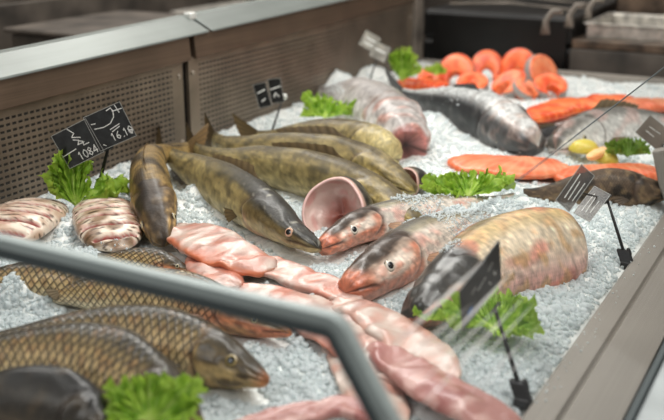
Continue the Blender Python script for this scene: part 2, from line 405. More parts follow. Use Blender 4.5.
FISH = []
def fin_sheet(parent, name, root_pts, tip_pts, cA, cB, rows=5, spikes=3, jag=.12, rip=.0015, up=None):
    n = len(root_pts); vs, fs, cs = [], [], []
    for i in range(n):
        j = 1 - jag * (abs(sin(i * pi / spikes)) if spikes else 0)
        for k in range(rows):
            t = k / (rows - 1) * (j if k == rows - 1 else 1)
            p = root_pts[i].lerp(tip_pts[i], t)
            if up is not None: p = p + up * (rip * sin(i * 2.2) * t)
            vs.append(p); r = .5 + .5 * cos(i * 2 * pi / max(2, spikes)); cs.append(mix(mix(cA, cB, t), (40, 34, 26), .35 * r))
    for i in range(n - 1):
        for k in range(rows - 1):
            a = i * rows + k; fs.append((a, a + 1, a + rows + 1, a + rows))
    return mk(name, vs, fs, M['fin'], parent, cols=cs)
def eye(parent, c, nrm, tdir, r, iris=(206, 196, 160)):
    up = nrm.cross(tdir).normalized(); t = up.cross(nrm).normalized()
    vs, fs, cs = [], [], []; R, S = 12, 20
    for i in range(R + 1):
        a = i / R * pi * .5
        for k in range(S):
            th = 2 * pi * k / S; rr = r * sin(a)
            vs.append(c + t * (rr * cos(th)) + up * (rr * sin(th)) + nrm * (r * .5 * cos(a) - r * .1))
            f = i / R
            cs.append((12, 12, 14) if f < .34 else (iris if f < .62 else (mix(iris, (120, 100, 70), .5) if f < .8 else (60, 44, 34))))
    for i in range(R):
        for k in range(S): fs.append((i * S + k, i * S + (k + 1) % S, (i + 1) * S + (k + 1) % S, (i + 1) * S + k))
    return mk('eye', vs, fs, M['eye'], parent, cols=cs)
def fish(name, label, cat, pts, H, W, shape, cfn, mat, roll, z=None, ucut=None, utail=1.0, group=None, eyes=True, fins=('dorsal', 'tail', 'pectoral', 'anal'),
         fc=((120, 104, 74), (150, 130, 100)), gap=None, NU=104, NV=56, seed=0, er=1.0, dors=(.34, .62, .45), flesh=(206, 130, 118), bend_noise=.0, lean=0, iris=(206, 196, 160), eyepush=0.0, mouth=False, ue=None):
    sh = dict(SHAPES[shape]); g = sh['gill']
    if ue: sh['ue'] = ue
    wp = [P(p[0], p[1], p[2]) for p in pts]
    C, L = spline(wp, NU)
    mid = C[NU // 3]; s_ = m_per_px(mid); H = H * s_; W = W * s_
    UP = V((0, 0, 1)); phi = radians(roll)
    Tn, Dn, Sn = [], [], []
    for i in range(NU):
        t = (C[min(i + 2, NU - 1)] - C[max(i - 2, 0)]).normalized()
        r = t.cross(UP).normalized(); u_ = r.cross(t).normalized()
        d = u_ * cos(phi) + r * sin(phi); s = t.cross(d).normalized()
        Tn.append(t); Dn.append(d); Sn.append(s)
    umax = ucut if ucut else utail
    vs, cs, sc, uv, fs = [], [], [], [], []
    surf = {}
    def ucoord(i): 
        t = i / (NU - 1); return umax * (t ** 1.25 if umax > .5 else t)
    us = [ucoord(i) for i in range(NU)]
    def at(i):
        t = us[i] / umax * (NU - 1); a = int(min(NU - 2, floor(t))); f = t - a
        return C[a].lerp(C[a + 1], f), Tn[a].lerp(Tn[a + 1], f), Dn[a].lerp(Dn[a + 1], f), Sn[a].lerp(Sn[a + 1], f)
    rings = []
    for i in range(NU):
        u = us[i]; c, t, d, s = at(i)
        ht, hb, w = H * prof(sh['top'], u), H * prof(sh['bot'], u), W * prof(sh['wid'], u)
        if u < .012 and not mouth: k = sqrt(max(.02, u / .012)); ht *= k; hb *= k; w *= k
        rings.append((c, t, d, s, ht, hb, w))
        for k in range(NV):
            th = 2 * pi * k / NV; dd = cos(th); ss = sin(th)
            sgn = 1 if ss >= 0 else -1
            hh = ht if dd > 0 else hb
            sw = abs(ss) ** .92
            p = c + d * (hh * dd) + s * (w * sw * sgn)
            nd = (d * (dd / max(.2, hh / H)) * .6 + s * (sgn * sw)).normalized()
            q = (u * 9 + seed * 3.1, dd * 1.4, sgn * 2 + seed)
            n1 = N(q, 1.0) * 1.5; n2 = N((u * 24 + seed, dd * 3, sgn), 1.0) * 1.5; n3 = N((u * 60, dd * 8, sgn + seed), 1)
            # gill cover edge: bulge in front, step behind
            gu = g - .05 * (dd + .1) ** 2 - (.02 if dd < 0 else 0) * abs(dd)
            off = 0.0; du = u - gu
            if abs(dd) < .9:
                off += W * .10 * sst(-.1, -.005, du) * (1 - sst(-.002, .012, du)) * sst(.9, .5, abs(dd))
                off -= W * .07 * exp(-((du - .014) / .010) ** 2)
            pre = gu * .62
            off += W * .03 * exp(-((u - pre) / .012) ** 2) * sst(.8, .3, abs(dd))
            # mouth slit
            mv = -.18 - u * 4.0; mline = exp(-((dd - mv) / .09) ** 2) * sst(.085, .06, u)
            off -= W * .10 * mline * sst(0, .02, u)
            # brow / nostril relief
            off += W * .05 * n2 * sst(g, g * .5, u) 
            off += W * .03 * n1
            p = p + nd * off
            vs.append(p)
            cc = cfn(u, dd, ss, n1, n2, n3, g)
            cc = mix(cc, (40, 26, 20), .75 * mline)
            cc = mix(cc, (46, 30, 24), .6 * exp(-((du - .012) / .009) ** 2) * sst(.95, .6, abs(dd)) * sst(1.2, 1, umax / max(g, .01) * 0 + 1))
            n4 = N(p, 230.0, seed); n5 = N(p, 90.0, seed)
            cc = tuple(v * (1 + .16 * n3 + .16 * n4 + .18 * n5) for v in cc)
            cs.append(cc); sc.append(sst(g, g + .02, u) * (.75 + .25 * sst(-.95, -.4, dd)))
            uv.append((u / umax * L, th / (2 * pi)))
    for i in range(NU - 1):
        for k in range(NV):
            a, b = i * NV + k, i * NV + (k + 1) % NV; fs.append((a, a + NV, b + NV, b))
    # snout cap and tail cap
    b0 = len(vs); vs.append(rings[0][0] + rings[0][1] * (H * (.5 if mouth else -.03))); cs.append((50, 16, 16) if mouth else mix(cs[0], (150, 90, 60), .4)); sc.append(0.0); uv.append((0, 0))
    for k in range(NV): fs.append((b0, k, (k + 1) % NV))
    if ucut:
        # a cut end: inset flesh ring
        c, t, d, s, ht, hb, w = rings[-1]; last = (NU - 1) * NV; prev = last
        for j, f in enumerate((.95, .82, .6, .3)):
            st = len(vs)
            for k in range(NV):
                p = c.lerp(vs[last + k], f) + t * (H * .38 * sqrt(1 - f * f) * (1 + .25 * N(vs[last + k], 25))); vs.append(p)
                cs.append(mix(flesh, (178, 92, 80), .5 + .5 * N(p, 70)) if j > 1 else mix((222, 196, 176), flesh, .35 * j)); sc.append(0.0); uv.append((L, k / NV))
            for k in range(NV): fs.append((prev + k, st + k, st + (k + 1) % NV, prev + (k + 1) % NV))
            prev = st
        fs.append(tuple(prev + k for k in range(NV))[::-1])
    else:
        last = (NU - 1) * NV; fs.append(tuple(last + k for k in range(NV))[::-1])
    o = mk(name, vs, fs, M[mat], None, cols=cs, scl=sc, uvs=uv)
    tag(o, label, cat, group)
    FISH.append(o)
    def ring_at(u):
        i = min(range(NU), key=lambda j: abs(us[j] - u)); return i, rings[i]
    if eyes:
        i, (c, t, d, s, ht, hb, w) = ring_at(sh['ue'])
        for sg in (1, -1):
            dd = sh['ve']; ss = sqrt(1 - dd * dd)
            p = c + d * ((ht if dd > 0 else hb) * dd) + s * (sg * w * ss)
            nn = (s * (sg * ss) + d * dd * .6 - t * .25).normalized()
            eye(o, p - nn * (sh['er'] * .02), nn, t, sh['er'] * L / umax * er * 1.0 if er > 0 else -er * s_, iris)
    def top(u, sgn=1):
        i, (c, t, d, s, ht, hb, w) = ring_at(u); return c + d * ((ht if sgn > 0 else -hb) * .96), t, d, s
    Lf = L / umax
    if 'dorsal' in fins and umax > dors[1]:
        rt, tp = [], []
        for j in range(25):
            f = j / 24; u = dors[0] + (dors[1] - dors[0]) * f; p, t, d, s = top(u)
            hh = H * dors[2] * (sst(-.05, .18, f)) * (1 - .6 * f)
            rt.append(p); tp.append(p + d * hh + t * hh * .9 + s * hh * .25 * (1 if lean >= 0 else -1))
        fin_sheet(o, 'dorsal_fin', rt, tp, fc[0], fc[1], up=Sn[NU // 2])
    if 'anal' in fins and umax > .85:
        rt, tp = [], []
        for j in range(13):
            f = j / 12; u = .72 + .12 * f; p, t, d, s = top(u, -1); hh = H * .5 * (1 - .55 * f) * sst(-.1, .2, f)
            rt.append(p); tp.append(p - d * hh + t * hh * 1.1)
        fin_sheet(o, 'anal_fin', rt, tp, fc[0], fc[1], up=Sn[NU // 2])
    if 'tail' in fins and not ucut:
        c, t, d, s, ht, hb, w = rings[-1]; rt, tp = [], []
        for j in range(29):
            f = j / 14 - 1; a = f * .62; ln = H * 1.5 * (.62 + .5 * abs(f) ** 1.3)
            rt.append(c + d * (ht * .95 * f) - t * .002); tp.append(c + (t * cos(a) + d * sin(a)) * ln + d * (ht * f * .6))
        fin_sheet(o, 'tail_fin', rt, tp, fc[0], fc[1], rows=6, jag=.06, up=s)
    if 'pectoral' in fins and umax > g + .05:
        i, (c, t, d, s, ht, hb, w) = ring_at(g + .03)
        for sg in (1, -1):
            rt, tp = [], []
            for j in range(13):
                f = j / 12; a = -.15 - .7 * f; base = c + d * (-hb * (.35 + .18 * f)) + s * (sg * w * .86)
                ln = H * (1.0 - .45 * f)
                rt.append(base); tp.append(base + (t * cos(a) + d * sin(a)) * ln + s * (sg * ln * .22))
            fin_sheet(o, 'pectoral_fin', rt, tp, fc[0], fc[1], up=s)
    return o

# ------------------------------------------------------------------ flesh slabs
def c_pink(f, a, n1, n2): 
    c = mix((194, 168, 155), (172, 134, 122), sst(-.35, .35, n1)); c = mix(c, (208, 194, 183), .7 * sst(.05, .45, n2)); c = mix(c, (204, 146, 128), .5 * sst(.1, .5, -n2)); return mix(c, (196, 112, 88), .6 * sst(.3, .7, n1 + .4 * n2))
def c_deep(f, a, n1, n2):
    c = mix((180, 128, 120), (154, 92, 86), sst(-.3, .5, n1)); return mix(c, (214, 178, 168), .6 * sst(.1, .5, n2))
def c_orange(f, a, n1, n2):
    c = mix((236, 116, 54), (210, 72, 24), sst(-.3, .4, n1)); return mix(c, (246, 160, 100), .55 * sst(.55, .95, sin(f * 60 + a * 4)))
def c_orangeside(f, a, n1, n2):
    c = mix((232, 140, 98), (222, 106, 62), sst(-.4, .4, n1)); return mix(c, (240, 176, 140), .4 * sst(.2, .9, sin(f * 90 + a * 6)))
def slab(name, label, cat, pts, widths, thick, cfn, mat='flesh', group=None, seed=0, wob=1.0, tilt=0, edge=None, NU=70, NV=40, parent=None, sharp=.55, skin=None):
    wp = [P(*p) for p in pts]; C, L = spline(wp, NU); s_ = m_per_px(C[NU // 2]); UP = V((0, 0, 1))
    vs, cs, fs = [], [], []
    nw = len(widths)
    for i in range(NU):
        f = i / (NU - 1); t = (C[min(i + 1, NU - 1)] - C[max(i - 1, 0)]).normalized(); r = t.cross(UP).normalized()
        up = r.cross(t).normalized(); ph = radians(tilt); rr = r * cos(ph) + up * sin(ph); uu = up * cos(ph) - r * sin(ph)
        x = f * (nw - 1); a = min(nw - 2, int(x)); k_ = x - a; k_ = k_ * k_ * (3 - 2 * k_)
        w = (widths[a] * (1 - k_) + widths[a + 1] * k_) * s_ / 2
        e = min(1, sqrt(max(0.0, 1 - (abs(2 * f - 1)) ** 9))); e = max(e, .12)
        for k in range(NV):
            th = 2 * pi * k / NV; ca, sa = cos(th), sin(th)
            xx = (abs(ca) ** sharp) * (1 if ca > 0 else -1); yy = (abs(sa) ** .8) * (1 if sa > 0 else -1)
            p = C[i] + rr * (w * e * xx * (1 + .12 * N((f * 5, seed * 1.7, xx), 1) * wob)) + uu * (thick * yy * e)
            q = V((p.x * 1, p.y * 1, p.z + seed))
            lo = N(q, 14); hi = N(q, 40, 3.1)
            p = p + uu * (.010 * wob * lo + .0036 * wob * hi) + uu * (.0035 * wob * sin(xx * 3.2 + lo * 5 + seed))
            n1 = N((p.x * 16 + seed, p.y * 16, p.z * 16)) * 1.6; n2 = N((p.x * 45, p.y * 30 + seed, p.z * 40)) * 1.6
            vs.append(p); c = cfn(f * L / .3, xx, n1, n2)
            if edge: c = mix(c, edge, .8 * sst(.8, 1.0, abs(xx)) * sst(-.4, .4, n1 + .2))
            if skin and sa < -.1: c = skin
            cs.append(c)
    for i in range(NU - 1):
        for k in range(NV):
            a, b = i * NV + k, i * NV + (k + 1) % NV; fs.append((a, a + NV, b + NV, b))
    fs.append(tuple(range(NV))); fs.append(tuple((NU - 1) * NV + k for k in range(NV))[::-1])
    o = mk(name, vs, fs, M[mat], parent, cols=cs)
    if not parent: tag(o, label, cat, group)
    FISH.append(o); return o

# ------------------------------------------------------------------ the place around the counter
XW, XL, YN, YF = -1.815, -0.37, 0.828, 4.22
def box_obj(name, bl, mat, parent=None, w=.003, seg=2, origin=None, **kw):
    vs, fs = boxes(bl); o = mk(name, vs, fs, M[mat], parent, origin, smooth=False, **kw); bev(o, w, seg); return o
ZF = -.85
tag(box_obj('floor', [bx(-7, 4, -2, 10, ZF - .05, ZF)], 'floor'), kind='structure')
tag(box_obj('wall_back', [bx(-5.1, -5.0, -2, 10, ZF, 2.6)], 'wall'), kind='structure')
tag(box_obj('wall_far', [bx(-5.0, 4, 9.9, 10, ZF, 2.6)], 'wall'), kind='structure')

ctr = empty('fish_display_counter', (-1.09, 2.4, ZF))
tag(ctr, 'long stainless refrigerated fish counter with perforated rear wall, steel ledge and glass', 'display counter')
# carcass and tray
box_obj('counter_body', [bx(-1.95, -.21, YN - .06, 4.30, ZF, -.075)], 'body', ctr, .01)
box_obj('ice_tray', [bx(XW, XL, YN, YF, -.075, -.055), bx(XW, XL, YF - .01, YF + .012, -.075, .022)], 'ledge', ctr, .002)
# rear wall in sections: each a perforated panel, apron band, rail cap
secs = [(YN - .6, 2.405), (2.435, 4.13)]
def rise(vs): return [V((v.x, v.y, v.z + (.016 * (v.y - 1.65) * sst(.2, .26, v.z)))) for v in vs]
for i, (a, b) in enumerate(secs):
    ny, nz = 2, 2
    # panel as a grid with plain margins carried by an attribute
    ys = [a, a + .055, a + .0551, b - .0551, b - .055, b]; zs = [-.055, -.03, -.0299, .2399, .24, .262]
    vs, fs, pf = [], [], []
    for y in ys:
        for z in zs:
            vs.append(V((XW, y, z))); pf.append(1.0 if (a + .0551 <= y <= b - .0551 and -.0299 <= z <= .2399) else 0.0)
    for m in range(5):
        for n in range(5): q = m * 6 + n; fs.append((q, q + 1, q + 7, q + 6))
    n0 = len(vs)
    for y in (a, b):
        for z in (-.055, .262): vs.append(V((XW - .02, y, z))); pf.append(0.0)
    fs += [(0, 5, n0 + 1, n0), (30, 35, n0 + 3, n0 + 2)]
    vs = rise(vs)
    panel = mk('perforated_panel', vs, fs, M['perf'], ctr, smooth=False, attrs={'Perf': pf})
    for (y, z) in ((a + .02, .225), (b - .02, .225), (a + .02, .02), (b - .02, .02)):
        if y < .9: continue
        sv, sf = tube([V((XW, y, z)), V((XW + .004, y, z)), V((XW + .0055, y, z))], [.008, .008, .004], 14)
        o = mk('screw', sv, sf, M['screw'], panel)
    # apron: gently tilted band under the cap
    vs, fs = prism([(XW + .014, .255), (XW + .006, .333), (XW - .03, .333), (XW - .03, .255)], a + (0 if i == 0 else .028), b + (.032 if i == 0 else 0))
    vs = rise(vs)
    bev(mk('apron_band', vs, fs, M['apron'], ctr, smooth=False), .003)
    vs, fs = prism([(XW + .018, .328), (XW + .014, .334), (XW - .066, .374), (XW - .10, .376), (XW - .10, .33)], a + (-.02 if i == 0 else .112), b + (.127 if i == 0 else 0.02))
    vs = rise(vs)
    bev(mk('rail_cap', vs, fs, M['rail'], ctr, smooth=False), .003)
box_obj('corner_post', [bx(XW - .03, XW + .02, 4.13, 4.22, -.055, .36)], 'midgrey', ctr, .004)
box_obj('joint_strip', [bx(XW - .05, XW - .012, 2.40, 2.47, -.055, .325)], 'dark', ctr, .002)
box_obj('joint_clip', [bx(XW - .078, XW - .050, 2.525, 2.557, .376, .398)], 'white_plastic', ctr, .004)
# front ledge: inner lip, step, outer strip, glass channel and outer cap
vs, fs = prism([(XL, -.075), (XL, .002), (XL + .006, .008), (-.323, .004), (-.321, -.004), (-.318, -.004), (-.314, .003), (-.236, -.002), (-.232, -.075)], YN, 4.25)
bev(mk('steel_ledge', vs, fs, M['ledge'], ctr, smooth=False), .0015)
box_obj('glass_channel', [bx(-.232, -.222, YN, 4.25, -.075, .004)], 'gasket_and_shade', ctr, .001)
box_obj('outer_cap', [bx(-.222, -.16, YN, 4.25, -.10, -.004)], 'body', ctr, .006)
# front glass: leans in from the channel to its free top edge
GT = V((-.437, 0, .331)); GB = V((-.2265, 0, .0))
gdir = (GT - GB).normalized(); gn = V((gdir.z, 0, -gdir.x))
ga, gb = YN + .004, 3.86
def slabq(A, B, y0, y1, nrm, th):
    vs = []
    for y in (y0, y1):
        for p, s in ((A, -1), (B, -1), (B, 1), (A, 1)): vs.append(V((p.x, y, p.z)) + nrm * (s * th / 2))
    return vs, [(0,1,2,3),(7,6,5,4),(0,4,5,1),(1,5,6,2),(2,6,7,3),(3,7,4,0)]
vs = [V((GB.x, ga, GB.z)), V((GB.x, gb, GB.z)), V((GT.x, gb, GT.z)), V((GT.x, ga, GT.z))]
front = mk('front_glass', vs, [(0, 1, 2, 3)], M['glass'], ctr, smooth=False)
vs, fs = tube([V((GT.x, ga, GT.z)), V((GT.x, 2.4, GT.z)), V((GT.x, gb, GT.z))], [.0007, .0016, .0030], 8)
mk('glass_edge', vs, fs, M['gasket_and_shade'], front)
vs, fs = tube([V((GT.x, gb, GT.z)), V((GB.x, gb, GB.z))], .0025, 8)
mk('glass_edge', vs, fs, M['gasket_and_shade'], front)
box_obj('edge_clip', [(V((GT.x, gb - .01, GT.z)), V((.02, 0, 0)), V((0, .03, 0)), V((0, 0, .022)))], 'black', front, .005)
# light reflections painted as pale translucent strips on the front glass
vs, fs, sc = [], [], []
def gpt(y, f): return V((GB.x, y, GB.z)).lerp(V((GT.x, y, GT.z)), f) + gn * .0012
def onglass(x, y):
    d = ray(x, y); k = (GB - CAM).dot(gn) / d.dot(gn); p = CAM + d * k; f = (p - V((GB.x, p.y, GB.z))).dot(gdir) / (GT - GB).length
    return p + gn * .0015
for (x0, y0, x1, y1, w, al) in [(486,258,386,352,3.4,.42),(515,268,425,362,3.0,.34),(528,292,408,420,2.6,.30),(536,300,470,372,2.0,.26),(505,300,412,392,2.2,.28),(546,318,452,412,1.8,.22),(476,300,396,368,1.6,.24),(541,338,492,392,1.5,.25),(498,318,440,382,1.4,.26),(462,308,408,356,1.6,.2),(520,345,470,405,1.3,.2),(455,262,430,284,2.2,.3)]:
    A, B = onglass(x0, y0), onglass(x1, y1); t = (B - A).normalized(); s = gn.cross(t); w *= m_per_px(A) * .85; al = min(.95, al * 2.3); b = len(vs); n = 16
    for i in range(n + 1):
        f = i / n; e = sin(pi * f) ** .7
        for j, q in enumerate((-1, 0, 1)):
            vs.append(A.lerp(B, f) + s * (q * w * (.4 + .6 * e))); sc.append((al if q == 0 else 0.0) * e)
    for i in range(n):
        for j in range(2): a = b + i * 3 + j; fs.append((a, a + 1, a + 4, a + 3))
mk('reflection_streaks', vs, fs, M['reflection'], front, scl=sc)
# end pane with its bent steel edge
vs = [V((XW, YN, -.05)), V((GB.x, YN, -.05)), V((GB.x, YN, 0)), V((GT.x, YN, GT.z)), V((XW, YN, GT.z))]
end = mk('end_glass', vs, [(0, 1, 2, 3, 4)], M['glass'], ctr, smooth=False)
def strip_path(pts, inn, h, t0, t1):
    """flat bar following pts in the plane y=YN, h deep inward, from y t0 to t1"""
    vs, fs = [], []
    for i, p in enumerate(pts):
        for yy in (t0, t1):
            vs.append(V((p.x, yy, p.z))); q = p + inn[i] * h; vs.append(V((q.x, yy, q.z)))
    for i in range(len(pts) - 1):
        a = i * 4; b = a + 4
        fs += [(a, b, b + 1, a + 1), (a + 2, a + 3, b + 3, b + 2), (a, a + 2, b + 2, b), (a + 1, b + 1, b + 3, a + 3)]
    n = (len(pts) - 1) * 4; fs += [(0, 1, 3, 2), (n, n + 2, n + 3, n + 1)]
    return vs, fs
pp = [V((XW, 0, GT.z + .022)), V((GT.x - .014, 0, GT.z + .004))]; inn = [V((0, 0, -1)), V((0, 0, -1))]
dn = V((GB.x - GT.x, 0, GB.z - GT.z)).normalized(); dnn = V((dn.z, 0, -dn.x))
for k in range(1, 8):
    f = k / 8; a = V((GT.x - .014, 0, GT.z + .004)); b = V((GT.x + .003, 0, GT.z + .004)); c = V((GT.x + .003, 0, GT.z + .002)) + dn * .018
    pp.append(a * (1 - f) ** 2 + b * 2 * f * (1 - f) + c * f * f); inn.append(V((0, 0, -1)).lerp(dnn, f).normalized())
pp += [V((GT.x + .003, 0, GT.z + .002)) + dn * .020, V((GB.x, 0, GB.z))]; inn += [dnn, dnn]
vs, fs = strip_path(pp, inn, .0145, YN - .009, YN + .009)
bev(mk('edge_frame', vs, fs, M['frame'], end, smooth=False), .0015)
vs, fs = strip_path([p + n * .0145 for p, n in zip(pp, inn)], inn, .0135, YN - .007, YN + .007)
mk('edge_shaded_face', vs, fs, M['gasket_and_shade'], end, smooth=False)  # dark lower bar: shade of the frame's front face put into the colour
# grey support bracket standing on the ledge
bo = [PY(x, y, 2.47) for x, y in ((652, 151), (676, 147), (700, 152), (700, 214), (668, 210), (659, 186))]
vs = [V((p.x, 2.465, p.z)) for p in bo] + [V((p.x, 2.50, p.z)) for p in bo]; nb = len(bo)
fs = [(i_, (i_ + 1) % nb, nb + (i_ + 1) % nb, nb + i_) for i_ in range(nb)] + [tuple(range(nb))[::-1], tuple(range(nb, 2 * nb))]
bev(mk('glass_bracket', vs, fs, M['ledge'], ctr, smooth=False), .004)

# ------------------------------------------------------------------ dim equipment behind
def PYb(x, y, Y): return PY(x, y, Y)
# adjoining dark case beyond the far end
a = empty('dark_display_case', (-1.1, 5.0, ZF)); tag(a, 'black display case standing beyond the far end of the fish counter', 'display case')
box_obj('case_body', [bx(-1.86, -.2, 4.36, 5.5, ZF, .10)], 'dark', a, .02)
box_obj('case_front_panel', [bx(-1.80, -1.16, 4.335, 4.36, -.02, .225)], 'dark', a, .006)
box_obj('case_lid', [bx(-1.86, -1.14, 4.36, 5.5, .10, .235)], 'dark', a, .02)
box_obj('case_shelf', [bx(-1.14, -.2, 4.36, 5.4, .10, .14)], 'brownsteel', a, .006)
box_obj('case_skirt', [bx(-1.14, -.2, 4.345, 4.36, -.05, .10)], 'darkgrey', a, .004)
for (hx, hy) in ((545, 34), (569, 27), (588, 20)):
    hp = P(hx, hy, .235)
    tv, tf = tube([hp, hp + V((0, 0, .05)), hp + V((.02, .01, .085)), hp + V((.06, .01, .09))], [.020, .013, .013, .015], 12)
    mk('lid_handle', tv, tf, M['midgrey'], a)
for k in range(3):
    tv, tf = tube([V((-1.80, 4.55 + .3 * k, .245)), V((-1.5, 4.56 + .3 * k, .262)), V((-1.2, 4.55 + .3 * k, .245))], .007, 8)
    mk('lid_rail', tv, tf, M['midgrey'], a)
rs = random.Random(5)
for k, (x0, x1, y0, y1, z0, z1, mt) in enumerate([(-1.1,-.70,4.45,4.9,.14,.20,'chrome'),(-.64,-.3,4.45,4.9,.14,.21,'brownsteel'),(-1.1,-.62,4.98,5.35,.14,.30,'brownsteel'),(-.5,-.28,5.0,5.3,.14,.25,'chrome')]):
    t = empty('steel_tray', ((x0+x1)/2, (y0+y1)/2, z0))
    tag(t, ['wide shallow steel tray at the near left of the shelf behind the salmon', 'small flat steel tray at the near right of the shelf behind the salmon', 'deeper grey steel tray at the back left of the shelf', 'deeper bright steel tray at the back right of the shelf'][k], 'tray', 'steel trays beyond the counter')
    e = .012
    box_obj('tray_pan', [bx(x0, x1, y0, y1, z0, z0 + .008), bx(x0, x0+e, y0, y1, z0, z1), bx(x1-e, x1, y0, y1, z0, z1), bx(x0, x1, y0, y0+e, z0, z1), bx(x0, x1, y1-e, y1, z0, z1)], mt, t, .003)
    box_obj('tray_rim', [bx(x0-.012, x1+.012, y0-.012, y0+.006, z1, z1+.006), bx(x0-.012, x1+.012, y1-.006, y1+.012, z1, z1+.006), bx(x0-.012, x0+.006, y0, y1, z1, z1+.006), bx(x1-.006, x1+.012, y0, y1, z1, z1+.006)], mt, t, .002)
# tall machines further away
def machine(name, label, cat, x0, x1, y0, y1, z1, mt, mt2):
    m = empty(name, ((x0+x1)/2, (y0+y1)/2, ZF)); tag(m, label, cat)
    box_obj('cabinet_body', [bx(x0, x1, y0, y1, ZF, z1)], mt, m, .02)
    w = (x1 - x0)
    for k in range(2):
        d = box_obj('cabinet_door', [bx(x0 + w * (.04 + .48 * k), x0 + w * (.48 + .48 * k), y0 - .02, y0, ZF + .15, z1 - .25)], mt2, m, .008)
        box_obj('door_handle', [bx(x0 + w * (.44 + .1 * k), x0 + w * (.46 + .1 * k), y0 - .05, y0 - .02, z1 - .9, z1 - .5)], 'chrome', d, .004)
    box_obj('top_band', [bx(x0, x1, y0 - .03, y0, z1 - .2, z1 - .02)], 'chrome', m, .006)
machine('storage_cabinet', 'dim grey steel cabinet in the background above the black case', 'cabinet', -1.75, -.55, 7.2, 7.9, 1.2, 'darkgrey', 'midgrey')
machine('storage_cabinet', 'warm brown steel cabinet in the background at the upper right', 'cabinet', -.5, .9, 6.4, 7.1, 1.3, 'brownsteel', 'midgrey')
# work counter behind the rail
w = empty('work_counter', (-3.0, 2.6, ZF)); tag(w, 'long dim grey work counter behind the rail on the left', 'work counter')
box_obj('worktop', [bx(-3.3, -2.45, -.3, 5.6, .02, .06)], 'midgrey', w, .008)
box_obj('counter_base', [bx(-3.25, -2.55, -.25, 5.55, ZF, .02)], 'darkgrey', w, .01)
box_obj('upstand', [bx(-3.3, -3.27, -.3, 5.6, .06, .30)], 'darkgrey', w, .004)
for k, (y0, y1, z1, mt, lb) in enumerate([(1.2, 2.05, .17, 'midgrey', 'grey lidded box on the work counter at the upper left corner'), (2.9, 3.6, .24, 'darkgrey', 'dark grey box on the work counter behind the rail joint'), (4.0, 4.6, .2, 'chrome', 'pale steel box on the work counter beyond the dark grey box')]):
    t = empty('storage_box', (-2.8, (y0+y1)/2, .06)); tag(t, lb, 'box')
    box_obj('box_body', [bx(-3.05, -2.6, y0, y1, .06, z1 - .02)], mt, t, .02)
    box_obj('box_lid', [bx(-3.07, -2.58, y0 - .02, y1 + .02, z1 - .02, z1)], mt, t, .01)
# ------------------------------------------------------------------ crushed ice bed
MOUNDS = [(x, y, r, h) for x, y, r, h in [
    (340,94,.10,.075),(372,84,.10,.06),(430,125,.09,.035),(455,232,.055,.055),(495,222,.07,.05),(425,214,.04,.035),(520,212,.05,.03),(390,232,.03,.012),(60,232,.06,.02),(25,245,.05,.0),(120,195,.04,.02),(202,200,.05,.04),(70,232,.04,.02),
    (600,235,.15,.012),(290,345,.12,.008),(300,192,.05,.012),(430,150,.10,.02),(18,304,.045,.06),(50,303,.03,.03),(455,170,.05,.0),(90,260,.05,.02),(540,110,.15,.015),(640,150,.10,.02),(345,132,.05,.015),(500,300,.08,.004)]]
MW = [(P(x, y, 0), r, h) for x, y, r, h in MOUNDS]
def ice_h(x, y):
    h = .012 * mn.noise(V((x * 5, y * 5, 1))) + .008 * mn.noise(V((x * 17, y * 17, 4))) + .003 * mn.noise(V((x * 60, y * 60, 2)))
    for c, r, hh in MW:
        d2 = (x - c.x) ** 2 + (y - c.y) ** 2
        if d2 < r * r * 6: h += hh * exp(-d2 / (r * r))
    h += .012 * sst(.12, 0, x - XW)
    h -= .016 * sst(-.05, 0, x - XL)
    return max(h, -.03)
NX, NY = 260, 430
vs, fs = [], []
for j in range(NY + 1):
    y = YN + .01 + (YF - .02 - YN - .01) * j / NY
    for i in range(NX + 1):
        x = XW + .003 + (XL - XW - .006) * i / NX; vs.append((x, y, ice_h(x, y)))
for j in range(NY):
    for i in range(NX): a = j * (NX + 1) + i; fs.append((a, a + 1, a + NX + 2, a + NX + 1))
ice = mk('crushed_ice_bed', vs, fs, M['ice']); tag(ice, 'crushed white ice filling the counter under the fish', 'ice', kind='stuff')

# ------------------------------------------------------------------ fish: left rear group
fish('pikeperch', 'olive barred pikeperch nearest of the row, head with bright eye pointing down right', 'fish',
     [(319,249,.035),(292,233,.045),(262,211,.05),(232,191,.052),(203,174,.052),(180,162,.05),(160,150,.04)], 26, 22, 'zander', c_zdark, 'zander', 22, seed=2, group='olive pikeperch laid side by side', fc=((92,76,50),(126,106,72)), er=.8, iris=(206,166,140), ue=.068)
fish('pikeperch', 'second long olive pikeperch curving right behind the gaping fish mouth', 'fish',
     [(418,222,.035),(388,203,.045),(350,187,.055),(305,173,.06),(262,164,.06),(225,160,.055),(196,150,.045)], 25, 23, 'zander', c_zbody, 'zander', 10, seed=5, eyes=False, group='olive pikeperch laid side by side', fc=((92,76,50),(126,106,72)))
fish('pikeperch', 'third olive pikeperch in the row, its back ending near the small gaping mouth', 'fish',
     [(416,192,.03),(396,180,.05),(368,167,.06),(325,158,.065),(280,152,.065),(240,148,.06),(214,140,.05)], 24, 20, 'zander', c_zbody, 'zander', 12, seed=9, eyes=False, group='olive pikeperch laid side by side', fc=((92,76,50),(126,106,72)))
fish('pikeperch', 'farthest short olive pikeperch with blunt head below the small far lettuce', 'fish',
     [(392,158,.035),(378,150,.045),(352,143,.05),(318,139,.05),(285,138,.045),(258,138,.035)], 23, 20, 'blunt', c_zpale, 'zander', 10, seed=12, group='olive pikeperch laid side by side', eyes=False, fins=('tail',), fc=((92,76,50),(126,106,72)))
